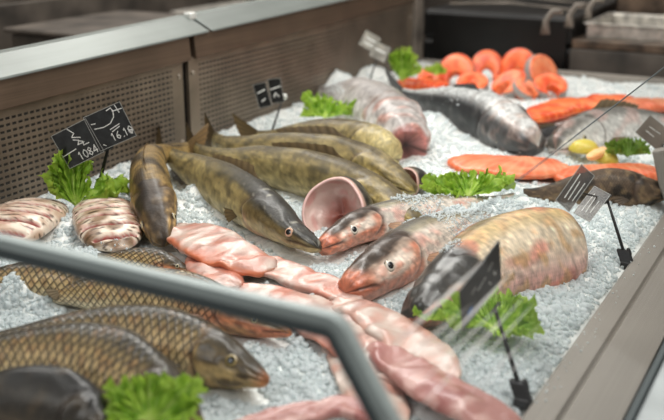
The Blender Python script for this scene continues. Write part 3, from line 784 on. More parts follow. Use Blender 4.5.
fish('burbot', 'dark brown mottled fish lying head down toward the viewer beside the slashed pieces', 'fish',
     [(164,246,.02),(161,232,.04),(155,207,.06),(150,180,.075),(153,160,.075),(168,152,.06),(188,150,.05)], 27, 21, 'zander', c_brown, 'brown', -12, seed=21, fins=('dorsal','tail'), er=.9, fc=((120,96,60),(150,120,80)), dors=(.3,.7,.22))
# gaping heads
def gaping(name, label, px, py, z, rpx, nrm, upd, outc, seed, depth=1.5, tail=None):
    c = P(px, py, z); s = m_per_px(c); R = rpx * s; n = nrm.normalized(); t = upd.cross(n).normalized(); u = n.cross(t).normalized()
    vs, fs, cs = [], [], []; A, B = 30, 48
    def ringp(rad, off, th, wob=.05):
        rr = rad * (1 + wob * N((cos(th) * 1.5, sin(th) * 1.5, seed), 1)); ex = 1.0 if sin(th) > 0 else .92
        return c + t * (rr * cos(th) * 1.0) + u * (rr * sin(th) * 1.08 * ex) + n * (off + .35 * R * cos(th) ** 2 * .6)
    prof_ = []
    for i in range(A + 1):  # inside bowl from the deep point out to the rim, then outside back
        f = i / A; prof_.append((R * sin(f * pi / 2) ** .8 * .9, -depth * R * .62 * cos(f * pi / 2) ** 1.2, 'in', f))
    for k in range(1, 7):
        a = k / 6 * pi; prof_.append((R * (.94 - .05 * cos(a)), R * .06 * sin(a), 'rim', k / 6))
    for i in range(1, A + 1):
        f = i / A; prof_.append((R * (1.0 + .12 * sin(f * pi)) * (1 - .35 * f * f), -depth * R * 1.5 * f, 'out', f))
    for (r, off, kind, f) in prof_:
        for k in range(B):
            th = 2 * pi * k / B; p = ringp(max(r, R * .02), off, th)
            q = (p.x * 40 + seed, p.y * 40, p.z * 40); n1 = N(q, 1) * 1.5
            fold = sin(th * 5 + n1 * 2 + seed)
            if kind == 'in':
                p = p + n * (R * .05 * fold * sin(f * pi)); cc = mix((170, 112, 100), (220, 192, 182), sst(.05, .5, f + .12 * n1)); cc = mix(cc, (206, 130, 124), .4 * sst(.1, .6, n1))
            elif kind == 'rim': cc = mix((236, 198, 190), (200, 160, 146), sst(.6, 1, f))
            else: cc = mix(outc, (34, 32, 26), sst(-.2, .5, n1)); cc = mix((196, 160, 146), cc, sst(.0, .1, f))
            vs.append(p); cs.append(cc)
    n_ = len(prof_)
    for i in range(n_ - 1):
        for k in range(B): fs.append((i * B + k, i * B + (k + 1) % B, (i + 1) * B + (k + 1) % B, (i + 1) * B + k))
    fs.append(tuple(range(B))[::-1]); fs.append(tuple((n_ - 1) * B + k for k in range(B)))
    o = mk(name, vs, fs, M['flesh'], cols=cs); tag(o, label, 'fish')
    return o, c, R, n, t, u
o, c, R, n, t, u = gaping('gaping_fish_head', 'large gaping fish mouth with pink inside and dark outer edge among the pikeperch', 335, 213, .045, 34, V((.05, -1, .42)), V((-.25, 0, 1)), (78, 74, 58), 4, 1.0)
# tongue and gill arches as parts
tv, tf = tube([c - n * (R * .75) - u * (R * .35), c - n * (R * .4) - u * (R * .45) + t * (R * .1), c - n * (R * .05) - u * (R * .55) + t * (R * .12)], [R * .22, R * .26, R * .12], 16)
mk('tongue', tv, tf, M['flesh'], o, cols=[(216, 160, 150)] * len(tv))
o, c, R, n, t, u = gaping('gaping_fish_head', 'small gaping pink fish mouth beside the lettuce at centre', 407, 184, .03, 15, V((-.1, -1, .2)), V((-.1, 0, 1)), (90, 82, 62), 8)
tv, tf = tube([c - n * (R * .75) - u * (R * .35), c - n * (R * .4) - u * (R * .45), c - n * (R * .1) - u * (R * .5)], [R * .2, R * .22, R * .12], 12)
mk('tongue', tv, tf, M['flesh'], o, cols=[(210, 150, 142)] * len(tv))

# centre fish
fish('red_headed_fish', 'slim pale fish with small reddish head facing left beside the gaping mouth', 'fish',
     [(321,249,.03),(338,238,.036),(362,226,.04),(400,216,.034),(440,209,.025),(478,204,.014),(515,198,.005)], 18, 16, 'silver', c_silver, 'smooth', -32, seed=31, er=1.3, fins=('pectoral',), group='red headed pale fish in the centre', fc=((196,150,120),(226,190,160)), iris=(222,214,202), dors=(.35,.6,.15))
fish('red_headed_fish', 'thick pale fish with dark brow and orange snout, ice heaped over its back', 'fish',
     [(346,293,.03),(364,281,.036),(392,262,.04),(426,244,.032),(462,231,.018),(498,220,.006),(530,212,.0)], 28, 23, 'silver', c_silver, 'smooth', -34, seed=37, er=1.3, fins=('pectoral',), group='red headed pale fish in the centre', fc=((196,150,120),(226,190,160)), iris=(222,214,202), dors=(.35,.6,.1))
fish('pale_carp_body', 'big beige fish with blackish head and cut red rear end at right', 'fish',
     [(414,318,.04),(432,300,.046),(462,277,.052),(498,260,.055),(530,252,.050),(562,247,.036)], 47, 34, 'heavy', c_bigpale, 'smooth', -32, seed=43, ucut=.66, eyes=False, fins=(), fc=((190,150,120),(216,180,150)), flesh=(176, 84, 74))
fish('brown_fish', 'dark brown mottled fish behind the two clear price tags at right', 'fish',
     [(668,194,.02),(644,192,.03),(612,189,.034),(578,191,.026),(548,194,.018),(524,196,.012)], 21, 18, 'zander', c_brownback, 'brown', 20, seed=51, fins=('pectoral',), eyes=False, fc=((70,56,44),(110,90,66)))
# lower left carps
fish('scaly_carp', 'main scaly carp with bronze head and open eye, snout pointing right over ice', 'fish',
     [(268,383,.035),(244,371,.04),(210,358,.042),(165,347,.044),(115,341,.044),(60,341,.044),(5,345,.04),(-50,352,.035)], 39, 26, 'carp', c_carp, 'carp', 38, seed=61, group='scaly carp at the lower left', er=1.15, fc=((104,92,70),(140,122,92)), iris=(150,132,84), dors=(.3,.66,.15))
fish('scaly_carp', 'front scaly carp with broad golden scales, head hidden by lower lettuce', 'fish',
     [(202,430,.04),(176,410,.048),(140,388,.055),(95,368,.06),(40,360,.06),(-20,362,.055),(-90,372,.045)], 46, 28, 'carp', c_carp, 'carp', 40, seed=67, group='scaly carp at the lower left', fc=((110,98,80),(150,136,110)), er=.9, dors=(.3,.66,.12))
fish('scaly_carp', 'scaly carp with orange red belly seen just below the pane edge', 'fish',
     [(292,334,.03),(264,326,.035),(226,313,.04),(180,300,.045),(125,294,.045),(70,294,.03),(15,298,.005)], 25, 20, 'carp', c_carpred, 'carp', 30, seed=71, fins=('dorsal','pectoral'), group='scaly carp at the lower left', er=.6, fc=((150,110,84),(180,140,110)), dors=(.3,.66,.15))
fish('scaly_carp', 'pale scaly carp at far left edge behind the pane, next to loose ice', 'fish',
     [(112,292,.03),(85,287,.035),(48,282,.04),(0,280,.04),(-45,284,.035)], 21, 18, 'carp', c_carp, 'carp', 30, seed=75, group='scaly carp at the lower left', eyes=False, dors=(.3,.66,.15))
fish('scaly_carp', 'small scaly carp above the pane edge, snout beside the pink fillets', 'fish',
     [(190,271,.015),(176,266,.022),(152,260,.026),(124,257,.026),(98,257,.02)], 12, 12, 'carp', c_carpred, 'carp', 22, seed=79, group='scaly carp at the lower left', eyes=True, er=1.2, fins=('pectoral',))
fish('scaly_carp', 'dark backed carp crossing behind the pane edge below the pink chunk', 'fish',
     [(250,302,.012),(224,295,.02),(192,286,.024),(155,280,.024),(115,277,.022),(75,277,.018)], 14, 14, 'carp', c_brown, 'carp', 15, seed=83, group='scaly carp at the lower left', eyes=False, fins=('tail',))
fish('dark_fish', 'blackish smooth fish at the bottom left corner in front of the carps', 'fish',
     [(118,440,.05),(92,424,.06),(50,408,.068),(0,400,.07),(-60,400,.06)], 42, 26, 'zander', c_dark, 'smooth', 32, seed=87, eyes=False, fins=('tail',))
# far group
fish('whitish_fish', 'whitish blotched fish with open mouth, half buried in the far ice heap', 'fish',
     [(409,150,.035),(400,137,.045),(385,120,.055),(362,106,.055),(338,98,.035),(318,95,.01)], 33, 29, 'blunt', c_white, 'smooth', -5, seed=91, er=.9, fins=('pectoral','tail'), fc=((190,180,170),(214,206,198)), iris=(120,110,100), mouth=True)
fish('dark_backed_salmon', 'whole salmon with blackish back and silver side lying below the salmon steaks', 'fish',
     [(538,147,.03),(520,138,.04),(492,122,.045),(460,110,.045),(430,102,.04),(405,96,.03)], 29, 23, 'silver', c_salmonflip, 'smooth', -12, seed=95, er=.7, fc=((60,60,62),(90,90,90)), dors=(.4,.6,.25))
fish('silver_fish', 'blurred silver fish behind the front glass above the yellow lemon', 'fish',
     [(556,150,.02),(575,140,.03),(602,132,.036),(635,128,.034),(668,126,.025),(700,126,.015)], 24, 20, 'silver', c_silverfish, 'smooth', -25, seed=97, er=.9)
fish('silver_fish', 'small dark and silver fish tail between salmon steaks and silver fish', 'fish',
     [(520,152,.012),(535,143,.016),(556,134,.016),(580,126,.012)], 11, 9, 'silver', c_salmonfish, 'smooth', -20, seed=98, eyes=False)

# gaping mouth of the whitish fish
cc_ = P(409, 152, .03); s_ = m_per_px(cc_)
# slashed pieces
def slashed(label, pts, W_, Hh, seed, dark=0.0, cuts=5):
    wp = [P(*p) for p in pts]; NU, NV = 120, 56; C, L = spline(wp, NU); s = m_per_px(C[NU // 2]); W = W_ * s / 2
    vs, fs, cs = [], [], []
    for i in range(NU):
        f = i / (NU - 1); t = (C[min(i + 1, NU - 1)] - C[max(i - 1, 0)]).normalized(); r = t.cross(V((0, 0, 1))).normalized(); up = r.cross(t)
        e = max(.25, (1 - abs(2 * f - 1) ** 3) ** .5)
        for k in range(NV):
            th = 2 * pi * k / NV; ca, sa = cos(th), sin(th)
            ph = (f * cuts + .25 * abs(ca) + .06 * N((f * 9, ca * 2, seed), 1)) % 1.0
            g_ = exp(-((ph - .5) / .105) ** 2) * sst(-.1, .35, sa) * sst(.98, .75, abs(ca))
            p = C[i] + r * (W * e * ca) + up * (Hh * e * (abs(sa) ** .85) * (1 if sa > 0 else -.5)) - up * (Hh * .4 * g_)
            n1 = N((p.x * 30 + seed, p.y * 30, p.z * 30)) * 1.6; n2 = N((p.x * 120, p.y * 40 + seed, p.z * 90)) * 1.6
            c = mix((224, 208, 190), (202, 174, 152), sst(-.2, .5, n1)); c = mix(c, (206, 160, 146), .6 * sst(.1, .6, N((p.x * 50, p.y * 50 + seed, 3.0)) * 1.6)); c = mix(c, (78, 58, 42), .85 * sst(-.05, .3, n2) * sst(.1, .6, sin(f * cuts * 19 + n1 * 2)) * (0.8 + dark)); c = mix(c, (104, 78, 52), dark * sst(-.4, .3, n1) * sst(.3, .9, f))
            c = mix(c, mix((176, 92, 84), (96, 34, 34), sst(.45, .9, g_)), sst(.2, .5, g_))
            c = mix(c, (230, 206, 190), .6 * exp(-((g_ - .2) / .08) ** 2))
            vs.append(p); cs.append(c)
    for i in range(NU - 1):
        for k in range(NV):
            a, b = i * NV + k, i * NV + (k + 1) % NV; fs.append((a, a + NV, b + NV, b))
    fs.append(tuple(range(NV))); fs.append(tuple((NU - 1) * NV + k for k in range(NV))[::-1])
    o = mk('slashed_fish_piece', vs, fs, M['flesh'], cols=cs); tag(o, label, 'fish piece', 'slashed fish pieces by the rear panel'); FISH.append(o)
slashed('pale slashed fish piece at the far left edge below the perforated panel', [(44,207,.02),(32,214,.03),(18,224,.03),(4,236,.025),(-8,247,.02)], 78, .038, 3, .1, 6)
slashed('slashed fish piece with darker lower skin, directly below the left lettuce', [(100,203,.02),(104,213,.03),(109,226,.03),(114,240,.025),(120,250,.02)], 66, .036, 8, .7, 7)

# fillets and chunks
G1 = 'pink fillets in the middle of the ice'
slab('fish_fillet', 'thick pink fillet chunk with orange cut edge below the nearest pikeperch', 'fillet', [(178,228,.03),(200,238,.038),(225,252,.04),(250,262,.036),(276,268,.03)], [44,56,62,60,48], .012, c_pink, seed=1, group=G1, edge=(214,118,78), wob=1.2)
slab('fish_fillet', 'small pale pink fillet end tucked between small carp and the thick chunk', 'fillet', [(198,254,.02),(208,266,.024),(222,280,.024),(238,290,.02)], [34,42,44,34], .010, c_pink, seed=2, group=G1)
slab('fish_fillet', 'long pink fillet with dark slit running under the orange snouts', 'fillet', [(245,258,.02),(272,268,.024),(300,278,.024),(330,289,.024),(362,302,.02)], [34,42,42,38,28], .010, c_pink, seed=3, group=G1, wob=.8)
slab('fish_fillet', 'broad pink fillet crossing under the pane edge at centre', 'fillet', [(225,288,.016),(262,298,.02),(305,312,.022),(352,334,.022),(398,362,.02),(440,392,.016)], [36,58,72,82,80,56], .009, c_pink, seed=4, group=G1)
slab('fish_fillet', 'pale fillet strip along the right side of the broad fillet', 'fillet', [(330,300,.02),(362,312,.026),(395,332,.028),(425,356,.026),(452,384,.02)], [30,46,56,56,40], .010, c_pink, seed=5, group=G1)
slab('fish_fillet', 'reddish pink fillet at the bottom centre behind the front glass', 'fillet', [(372,346,.02),(405,368,.03),(440,390,.034),(478,412,.034),(520,440,.028)], [34,50,58,56,46], .011, c_deep, seed=6, group=G1)
slab('fish_fillet', 'pink fillet at the bottom edge of the picture left of the pane bend', 'fillet', [(228,432,.02),(270,420,.026),(312,412,.028),(352,414,.026),(395,426,.02)], [26,32,36,38,34], .010, c_deep, seed=7, group=G1)
slab('fish_fillet', 'faint pink fillet lying under the bend of the pane edge', 'fillet', [(335,330,.008),(352,352,.012),(368,380,.014),(378,408,.012),(384,440,.01)], [44,60,64,60,44], .010, c_pink, seed=8, group=G1)
# salmon fillets
G2 = 'orange salmon fillets'
slab('salmon_fillet', 'long orange salmon fillet from lettuce to right, nearest in front of silver fish', 'fillet', [(452,160,.012),(488,165,.02),(525,168,.022),(566,166,.02)], [40,64,70,52], .016, c_orangeside, 'salmon', G2, 11, .5)
slab('salmon_fillet', 'orange salmon fillet end right of the peach coloured fillet, behind brown fish', 'fillet', [(552,176,.012),(590,175,.02),(625,173,.02),(662,172,.016)], [50,56,54,46], .016, c_orangeside, 'salmon', G2, 12, .5)
slab('salmon_fillet', 'deep orange salmon fillet left of the glass edge, behind dark salmon', 'fillet', [(528,120,.02),(548,112,.028),(568,106,.03),(588,102,.025)], [26,40,44,36], .02, c_orange, 'salmon', G2, 13, .6)
slab('salmon_fillet', 'deep orange salmon fillet in the middle of the far row', 'fillet', [(562,110,.02),(584,106,.032),(606,102,.032),(628,99,.025)], [32,44,44,32], .02, c_orange, 'salmon', G2, 14, .6)
slab('salmon_fillet', 'orange salmon fillet at the far right edge seen through the glass', 'fillet', [(598,112,.02),(622,108,.028),(645,105,.028),(672,104,.02)], [34,44,44,34], .018, c_orangeside, 'salmon', G2, 15, .6)
slab('salmon_fillet', 'flat orange fillet beneath the lettuce left of the salmon steaks', 'fillet', [(396,86,.02),(412,84,.026),(430,84,.026),(448,87,.02)], [20,30,30,22], .018, c_orange, 'salmon', G2, 16, .6)
# salmon steaks
def steak(label, px, py, z, rpx, yaw, tiltd, seed, pale=0.0):
    c = P(px, py, z); R = rpx * 1.22 * m_per_px(c)
    t = V((cos(radians(yaw)), sin(radians(yaw)), 0)); back = V((0, 0, 1)).cross(t)
    u = V((0, 0, 1)) * cos(radians(tiltd)) + back * sin(radians(tiltd)); n = t.cross(u)
    vs, fs, cs = [], [], []; A, B = 56, 20; th_ = R * .34
    for i in range(A):
        f = i / (A - 1); a = radians(-150 + 300 * f) + pi / 2
        rc = R * .58; tap = .30 + .12 * cos(a - pi / 2) - .20 * abs(2 * f - 1) ** 3
        ctr_ = c + t * (rc * cos(a) * .92) + u * (rc * sin(a) * 1.1)
        rd = (t * cos(a) + u * sin(a))
        for k in range(B):
            b = 2 * pi * k / B; cb, sb = cos(b), sin(b)
            x = (abs(cb) ** .5) * (1 if cb > 0 else -1); y = (abs(sb) ** .5) * (1 if sb > 0 else -1)
            p = ctr_ + rd * (R * tap * 1.25 * x) + n * (th_ * y * (.9 if i not in (0, A - 1) else .5))
            n1 = N((p.x * 40 + seed, p.y * 40, p.z * 40)) * 1.5
            cl = mix((236, 112, 60), (214, 78, 34), sst(-.3, .4, n1)); cl = mix(cl, (244, 170, 124), .5 * sst(.5, .9, sin(x * 9 + f * 5))); cl = mix(cl, (246, 206, 176), pale)
            if x > .93 and abs(y) < .95: cl = (150, 146, 142)
            vs.append(p); cs.append(cl)
    for i in range(A - 1):
        for k in range(B): fs.append((i * B + k, i * B + (k + 1) % B, (i + 1) * B + (k + 1) % B, (i + 1) * B + k))
    fs.append(tuple(range(B))[::-1]); fs.append(tuple((A - 1) * B + k for k in range(B)))
    o = mk('salmon_steak', vs, fs, M['salmon'], cols=cs); tag(o, label, 'salmon steak', 'salmon steaks in the far corner')
for a in [('leftmost salmon steak standing beside the far lettuce', 456, 77, .045, 17, 10, 30, 1),
          ('salmon steak second from the left in the back row', 487, 71, .05, 15, 25, 25, 2),
          ('tallest round salmon steak standing at the middle of the back row', 518, 72, .055, 17, 0, 20, 3),
          ('salmon steak with pale flesh at the right end of the back row', 542, 78, .045, 17, 60, 25, 4, .25),
          ('salmon steak lying low in front of the leftmost one', 472, 87, .03, 15, 15, 66, 5),
          ('salmon steak lying in front of the tallest round one', 507, 88, .035, 17, -25, 55, 6),
          ('salmon steak leaning at the right front of the heap', 551, 90, .035, 16, 30, 62, 7),
          ('small salmon steak lying at the left front of the heap', 430, 80, .03, 12, 10, 55, 8),
          ('pale salmon steak lying lowest at the centre front of the heap', 528, 92, .03, 13, 70, 55, 9, .3)]:
    steak(*a)

# ------------------------------------------------------------------ lettuce
def lettuce(label, px, py, z, lpx, dirs, seed, dark=0.0, group='green lettuce garnishes', lift=.6, yellow=0.0):
    base = P(px, py, z); s = m_per_px(base); root = empty('lettuce_garnish', base); tag(root, label, 'lettuce', group)
    for q, (ang, lf, tl, spread) in enumerate(dirs):
        # ang: compass angle of the leaf in the bed plane, as seen from the camera side (0 = image right, 90 = away)
        a = radians(ang) + YAW * 1.0; d = V((cos(a), sin(a), 0)); side = V((-d.y, d.x, 0)); el = radians(tl)
        L = lpx * lf * s; NRr, NT = 24, 110; vs, fs, cs = [], [], []
        f0 = d * cos(el) + V((0, 0, 1)) * sin(el); up = side.cross(f0) * -1 if side.cross(f0).z < 0 else side.cross(f0)
        for i in range(NRr):
            r = (i + .3) / (NRr - .7)
            for k in range(NT):
                t = 2 * k / (NT - 1) - 1; th = t * radians(spread)
                jag = 1 + .16 * N((t * 8 + seed, q * 3.0, 0), 1) + .07 * N((t * 30 + seed, q, 5), 1)
                rr = L * r * (1 - .30 * t * t) * (1 + (jag - 1) * sst(.5, 1, r))
                rp = r ** 1.6
                ruff = L * rp * (.10 * sin(t * 15 + seed * 2 + q * 1.7) + .09 * sin(t * 33 + 2 * q + seed) * r + .16 * N((t * 5 + seed, r * 3, q), 1))
                curl = L * (.12 * r * r * lift + .16 * t * t * r)
                p = base + f0 * (rr * cos(th)) + side * (rr * sin(th)) + up * (ruff + curl) + V((0, 0, .002 * q))
                nz = mn.noise_vector(V((p.x * 70 + seed, p.y * 70, p.z * 70 + q))); p = p + nz * (L * .10 * rp)
                nz = mn.noise_vector(V((p.x * 190, p.y * 190 + seed, p.z * 190))); p = p + nz * (L * .035 * rp)
                # radial veins
                vein = .5 + .5 * cos(t * 34); n1 = N((p.x * 60 + seed, p.y * 60, p.z * 60)) * 1.5
                c = mix((178, 208, 88), (136, 176, 54), sst(-.4, .4, n1 + .5 * ruff / (L * .15))); c = mix(c, (214, 226, 150), .8 * sst(.10, .02, abs(t)) * (1 - r * .6)); c = mix(c, (190, 214, 92), .5 * sst(.75, 1, r)); c = mix(c, (214, 222, 140), .6 * sst(.35, 0, r)); c = mix(c, (72, 104, 36), dark); c = mix(c, (200, 186, 60), yellow)
                vs.append(p); cs.append(c)
        for i in range(NRr - 1):
            for k in range(NT - 1): b = i * NT + k; fs.append((b, b + 1, b + NT + 1, b + NT))
        mk('leaf', vs, fs, M['leaf'], root, cols=cs)
lettuce('bright frilly lettuce under the left price tag against the perforated panel', 76, 208, .035, 54, [(112, 1.12, 68, 26), (155, .85, 48, 30), (70, .55, 45, 36), (15, 1.0, 16, 26), (165, .6, 30, 34), (130, .8, 40, 34)], 1)
lettuce('small lettuce on the ice heap above the farthest pikeperch', 325, 119, .05, 34, [(150, .95, 40, 40), (20, 1.1, 12, 34), (90, .7, 45, 40), (190, .7, 10, 30)], 2)
lettuce('tall upright lettuce at the back beside the small pale sign', 402, 82, .05, 32, [(95, 1.05, 80, 36), (60, .9, 60, 34), (140, .8, 60, 36), (20, .7, 25, 30)], 3)
lettuce('tiny lettuce scrap between the tall lettuce and salmon steaks', 436, 76, .06, 13, [(80, 1.0, 60, 50), (170, 1.0, 30, 40), (10, .9, 20, 40)], 4)
lettuce('lettuce lying flat between small gaping mouth and orange fillet', 468, 199, .03, 42, [(165, 1.15, 14, 34), (120, .8, 30, 44), (70, .8, 30, 44), (15, 1.15, 14, 34), (200, .7, 8, 36)], 5, lift=.4)
lettuce('large lettuce under the black price tag in front of the cut fish', 494, 332, .025, 60, [(35, .85, 24, 44), (80, .9, 22, 40), (130, .7, 20, 40), (-20, .75, 8, 44), (180, .95, 12, 40), (-75, .45, 4, 50)], 6, lift=.5)
lettuce('small lettuce tip beside the blackish head left of the black tag', 428, 322, .04, 22, [(150, .9, 30, 40), (60, .8, 30, 40), (-10, 1., 12, 40)], 7)
lettuce('lettuce at the bottom edge in front of the main carp', 150, 424, .06, 62, [(100, .8, 50, 44), (150, .9, 30, 40), (30, 1.0, 25, 40), (-10, .8, 10, 40), (190, .7, 10, 40)], 8)
lettuce('dark green lettuce at right behind the front glass beside the lemon', 628, 158, .03, 26, [(150, .9, 35, 40), (90, .8, 50, 44), (30, .9, 35, 40), (0, .8, 15, 40), (180, .9, 12, 40)], 9, dark=.45)
# lemon wedge and peach coloured fillet scrap
def lemon(label, px, py, z, rpx, yaw, matc):
    c = P(px, py, z); R = rpx * m_per_px(c); vs, fs, cs = [], [], []; A, B = 18, 26
    d = V((cos(yaw), sin(yaw), 0)); s = V((-sin(yaw), cos(yaw), 0)); u = V((0, 0, 1))
    for i in range(A + 1):
        f = i / A; a = pi * f; w = sin(a) ** .8; x = -cos(a) * 1.25 + (.12 if f > .93 else 0) - (.12 if f < .07 else 0)
        for k in range(B):
            th = 2 * pi * k / B; sa = sin(th); hh = max(sa, -.15)
            p = c + d * (R * x) + s * (R * w * cos(th)) + u * (R * w * hh); vs.append(p)
            cs.append(mix(matc, (246, 222, 150), sst(-.1, -.16, hh) * .0 + .3 * N(p, 60)))
    for i in range(A):
        for k in range(B): fs.append((i * B + k, i * B + (k + 1) % B, (i + 1) * B + (k + 1) % B, (i + 1) * B + k))
    return mk('lemon_half', vs, fs, M['salmon'], cols=cs)
tag(lemon('', 584, 150, .03, 11, .3, (214, 196, 84)), 'yellow green lemon half beside the dark green lettuce', 'lemon', 'lemon pieces')
tag(lemon('', 606, 160, .02, 10, -.4, (206, 190, 78)), 'yellow lemon half right of the peach coloured scrap', 'lemon', 'lemon pieces')
slab('fish_scrap', 'peach coloured scrap of fillet lying between the lemon halves', 'fillet', [(588,158,.035),(597,154,.04),(607,149,.035)], [11,15,11], .010, lambda f, a, n1, n2: mix((250, 206, 146), (244, 184, 120), n1), 'salmon', None, 31, .3)

# ------------------------------------------------------------------ price tags
def ribbons(lines, O, X, Y, w, lift, nrm):
    """strokes in card coordinates -> thin raised chalk marks"""
    vs, fs = [], []
    for ln in lines:
        for (a, b) in zip(ln[:-1], ln[1:]):
            A = O + X * a[0] + Y * a[1] + nrm * lift; B = O + X * b[0] + Y * b[1] + nrm * lift
            if (B - A).length < 1e-6: continue
            t = (B - A).normalized(); s = t.cross(nrm) * w; i = len(vs); t = t * w * .6
            vs += [A - s - t, A + s - t, B + s + t, B - s + t]; fs.append((i, i + 1, i + 2, i + 3))
    return vs, fs
DIG = {'0': [[(.2,.0),(.0,.3),(.0,.7),(.25,1),(.5,.7),(.5,.3),(.3,0),(.2,0)]], '1': [[(.05,.75),(.25,1),(.25,0)]], '8': [[(.25,.5),(.02,.75),(.25,1),(.48,.75),(.25,.5),(0,.25),(.25,0),(.5,.25),(.25,.5)]],
       '4': [[(.4,0),(.4,1),(0,.3),(.55,.3)]], '6': [[(.42,.95),(.1,.6),(0,.25),(.25,0),(.48,.22),(.3,.48),(.05,.35)]], '9': [[(.45,.6),(.2,.5),(.02,.75),(.25,1),(.47,.78),(.42,.4),(.2,0)]], '.': [[(.2,0),(.26,.06)]],
       '3': [[(0,.95),(.4,1),(.2,.6),(.48,.35),(.25,0),(0,.1)]], '5': [[(.45,1),(.05,1),(.02,.55),(.35,.6),(.48,.3),(.25,0),(0,.08)]]}
def word(txt, x, y, h, adv=.7):
    out = []
    for ch in txt:
        for ln in DIG[ch]: out.append([(x + p[0] * h, y + p[1] * h) for p in ln])
        x += h * (adv if ch != '.' else .4)
    return out
def card(name, parent, c, X, Y, hw, hh, strokes, mat='card', frame=True, w=.0011, chalk='chalk', name2='chalk_writing'):
    n = X.cross(Y).normalized()
    if n.dot(CAM - c) < 0: n = -n
    o = box_obj(name, [(c, X * hw, Y * hh, n * .0012)], mat, parent, .0006)
    if frame:
        vs, fs = ribbons([[(-hw, -hh), (hw, -hh), (hw, hh), (-hw, hh), (-hw, -hh)]], c, X, Y, .0007, .0014, n)
        mk('card_edge', vs, fs, M['cardedge'], o if parent is None else o, smooth=False)
    if strokes:
        vs, fs = ribbons(strokes, c, X, Y, w, .0016, n); mk(name2, vs, fs, M[chalk], o, smooth=False)
    return o
def axes(c, angle_deg, yaw=0.0, tip=0.0):
    """card axes: roughly facing the viewer's side, turned by yaw about the vertical and rolled by angle"""
    X0 = V((cos(yaw), sin(yaw), 0)); Yt = V((0, 0, 1)) * cos(tip) + V((0, 0, 1)).cross(X0) * sin(tip)
    a = radians(angle_deg); return (X0 * cos(a) + Yt * sin(a)), (Yt * cos(a) - X0 * sin(a))
def rect_axes(e1, e2, a, s):
    """unit-free axes of a real rectangle seen with its edges along e1 (right, up) and e2 (right, up) in pixels; a = how far e1 recedes"""
    bb = -(e1[0] * e2[0] + e1[1] * e2[1]) / a
    return (CR * e1[0] + CU * e1[1] + CF * a) * s, (CR * e2[0] + CU * e2[1] + CF * bb) * s
def tagset(label, c1, ang, yaw, tip, hw, hh, cards, stake_foot, stake_top, mat='card', foot=False, w=.0011, fr=True, thick=.0032, cat='price tag', XY=None):
    root = empty('price_tag', stake_foot); tag(root, label, cat)
    if XY: X, Y = XY[0].normalized(), XY[1].normalized(); hw, hh = XY[0].length / 2, XY[1].length / 2
    else: X, Y = axes(c1, ang, yaw, tip)
    for k, (dx, dy, extra, strokes) in enumerate(cards):
        a = radians(extra); X2 = X * cos(a) + Y * sin(a); Y2 = Y * cos(a) - X * sin(a)
        card('tag_card', root, c1 + X * dx + Y * dy, X2, Y2, hw, hh, strokes, mat, fr, w)
    mid = stake_foot.lerp(stake_top, .5)
    vs, fs = tube([stake_foot, mid, stake_top], [thick * 1.1, thick, thick * .8], 10); mk('stake', vs, fs, M['black'], root)
    if foot:
        t = (stake_top - stake_foot).normalized()
        box_obj('ledge_clip', [(stake_foot + t * .012, V((.014, 0, 0)), V((0, .006, 0)), t * .016), (stake_foot - V((0, 0, .006)), V((.012, 0, 0)), V((0, .012, 0)), V((0, 0, .008))), (stake_foot + t * .025 + V((.012, 0, 0)), V((.004, 0, 0)), V((0, .005, 0)), t * .008)], 'black', root, .003)
    # grip holding the cards
    box_obj('card_grip', [(stake_top + V((0, 0, .002)), X * .012, V((0, .005, 0)), Y * .005)], 'black', root, .002)
    return root
c0 = PX(94, 136, -1.56); s = m_per_px(c0); HW, HH = 21 * s, 18.5 * s
left = [[(-.1,.95),(.1,.6),(-.1,.45),(.3,.25)], [(-.1,.3),(.15,.15),(0,-.05),(.35,-.05)], [(.1,.15),(.3,.0),(.25,-.2),(.55,-.2)], [(-1,-.28),(-.2,-.2)]]
left = [[(x * HW, y * HH) for x, y in l] for l in left] + word('1084', -.25 * HW, -.86 * HH, .44 * HH)
right = [[(-.75,.2),(-.3,.1),(.1,.15),(.4,.4),(.5,.7),(.45,.9),(.2,.85)], [(.7,.95),(.75,.5)], [(.45,.7),(.95,.65)], [(-.8,.5),(-.6,.45)], [(.8,-.75),(.95,-.6),(.8,-.55),(.9,-.8)], [(-.05,-.15),(.5,-.05)], [(0,-.3),(.45,-.18)], [(-.7,-.75),(-.6,-.85)]]
right = [[(x * HW, y * HH) for x, y in l] for l in right] + word('16.10', -.15 * HW, -.78 * HH, .42 * HH)
tagset('black chalk price tag pair reading 1084 and 16.10 in front of the perforated panel', c0, 26, YAW * .75, 0.0, HW, HH, [(-19.5 * s, 0, 1, left), (20.0 * s, 1.5 * s, -2, right)], P(96, 196, .03), PX(108, 149, -1.562), thick=.0045)
c0 = PX(269, 94, -1.66); s = m_per_px(c0)
tagset('small blurred black price tags on a stake before the second perforated panel', c0, 12, YAW * .6, 0, 6.5 * s, 12 * s, [(-7 * s, 0, 3, [[(-4*s,3*s),(4*s,5*s)], [(-2*s,-6*s),(2*s,-4*s)]]), (8 * s, 2 * s, -3, [[(-5*s,2*s),(5*s,4*s)],[(-3*s,-6*s),(-1*s,-2*s),(2*s,-6*s)]])], P(272, 131, .03), PX(283, 98, -1.655), w=.0022)
sv, sf = tube([PX(284, 97, -1.64), PX(285, 96, -1.63)], [.011, .008], 12); 
knob = mk('pale_knob', sv, sf, M['white_plastic'], [o for o in col.objects if o.name.startswith('price_tag')][-1])
c0 = PX(374, 46, -1.62); s = m_per_px(c0)
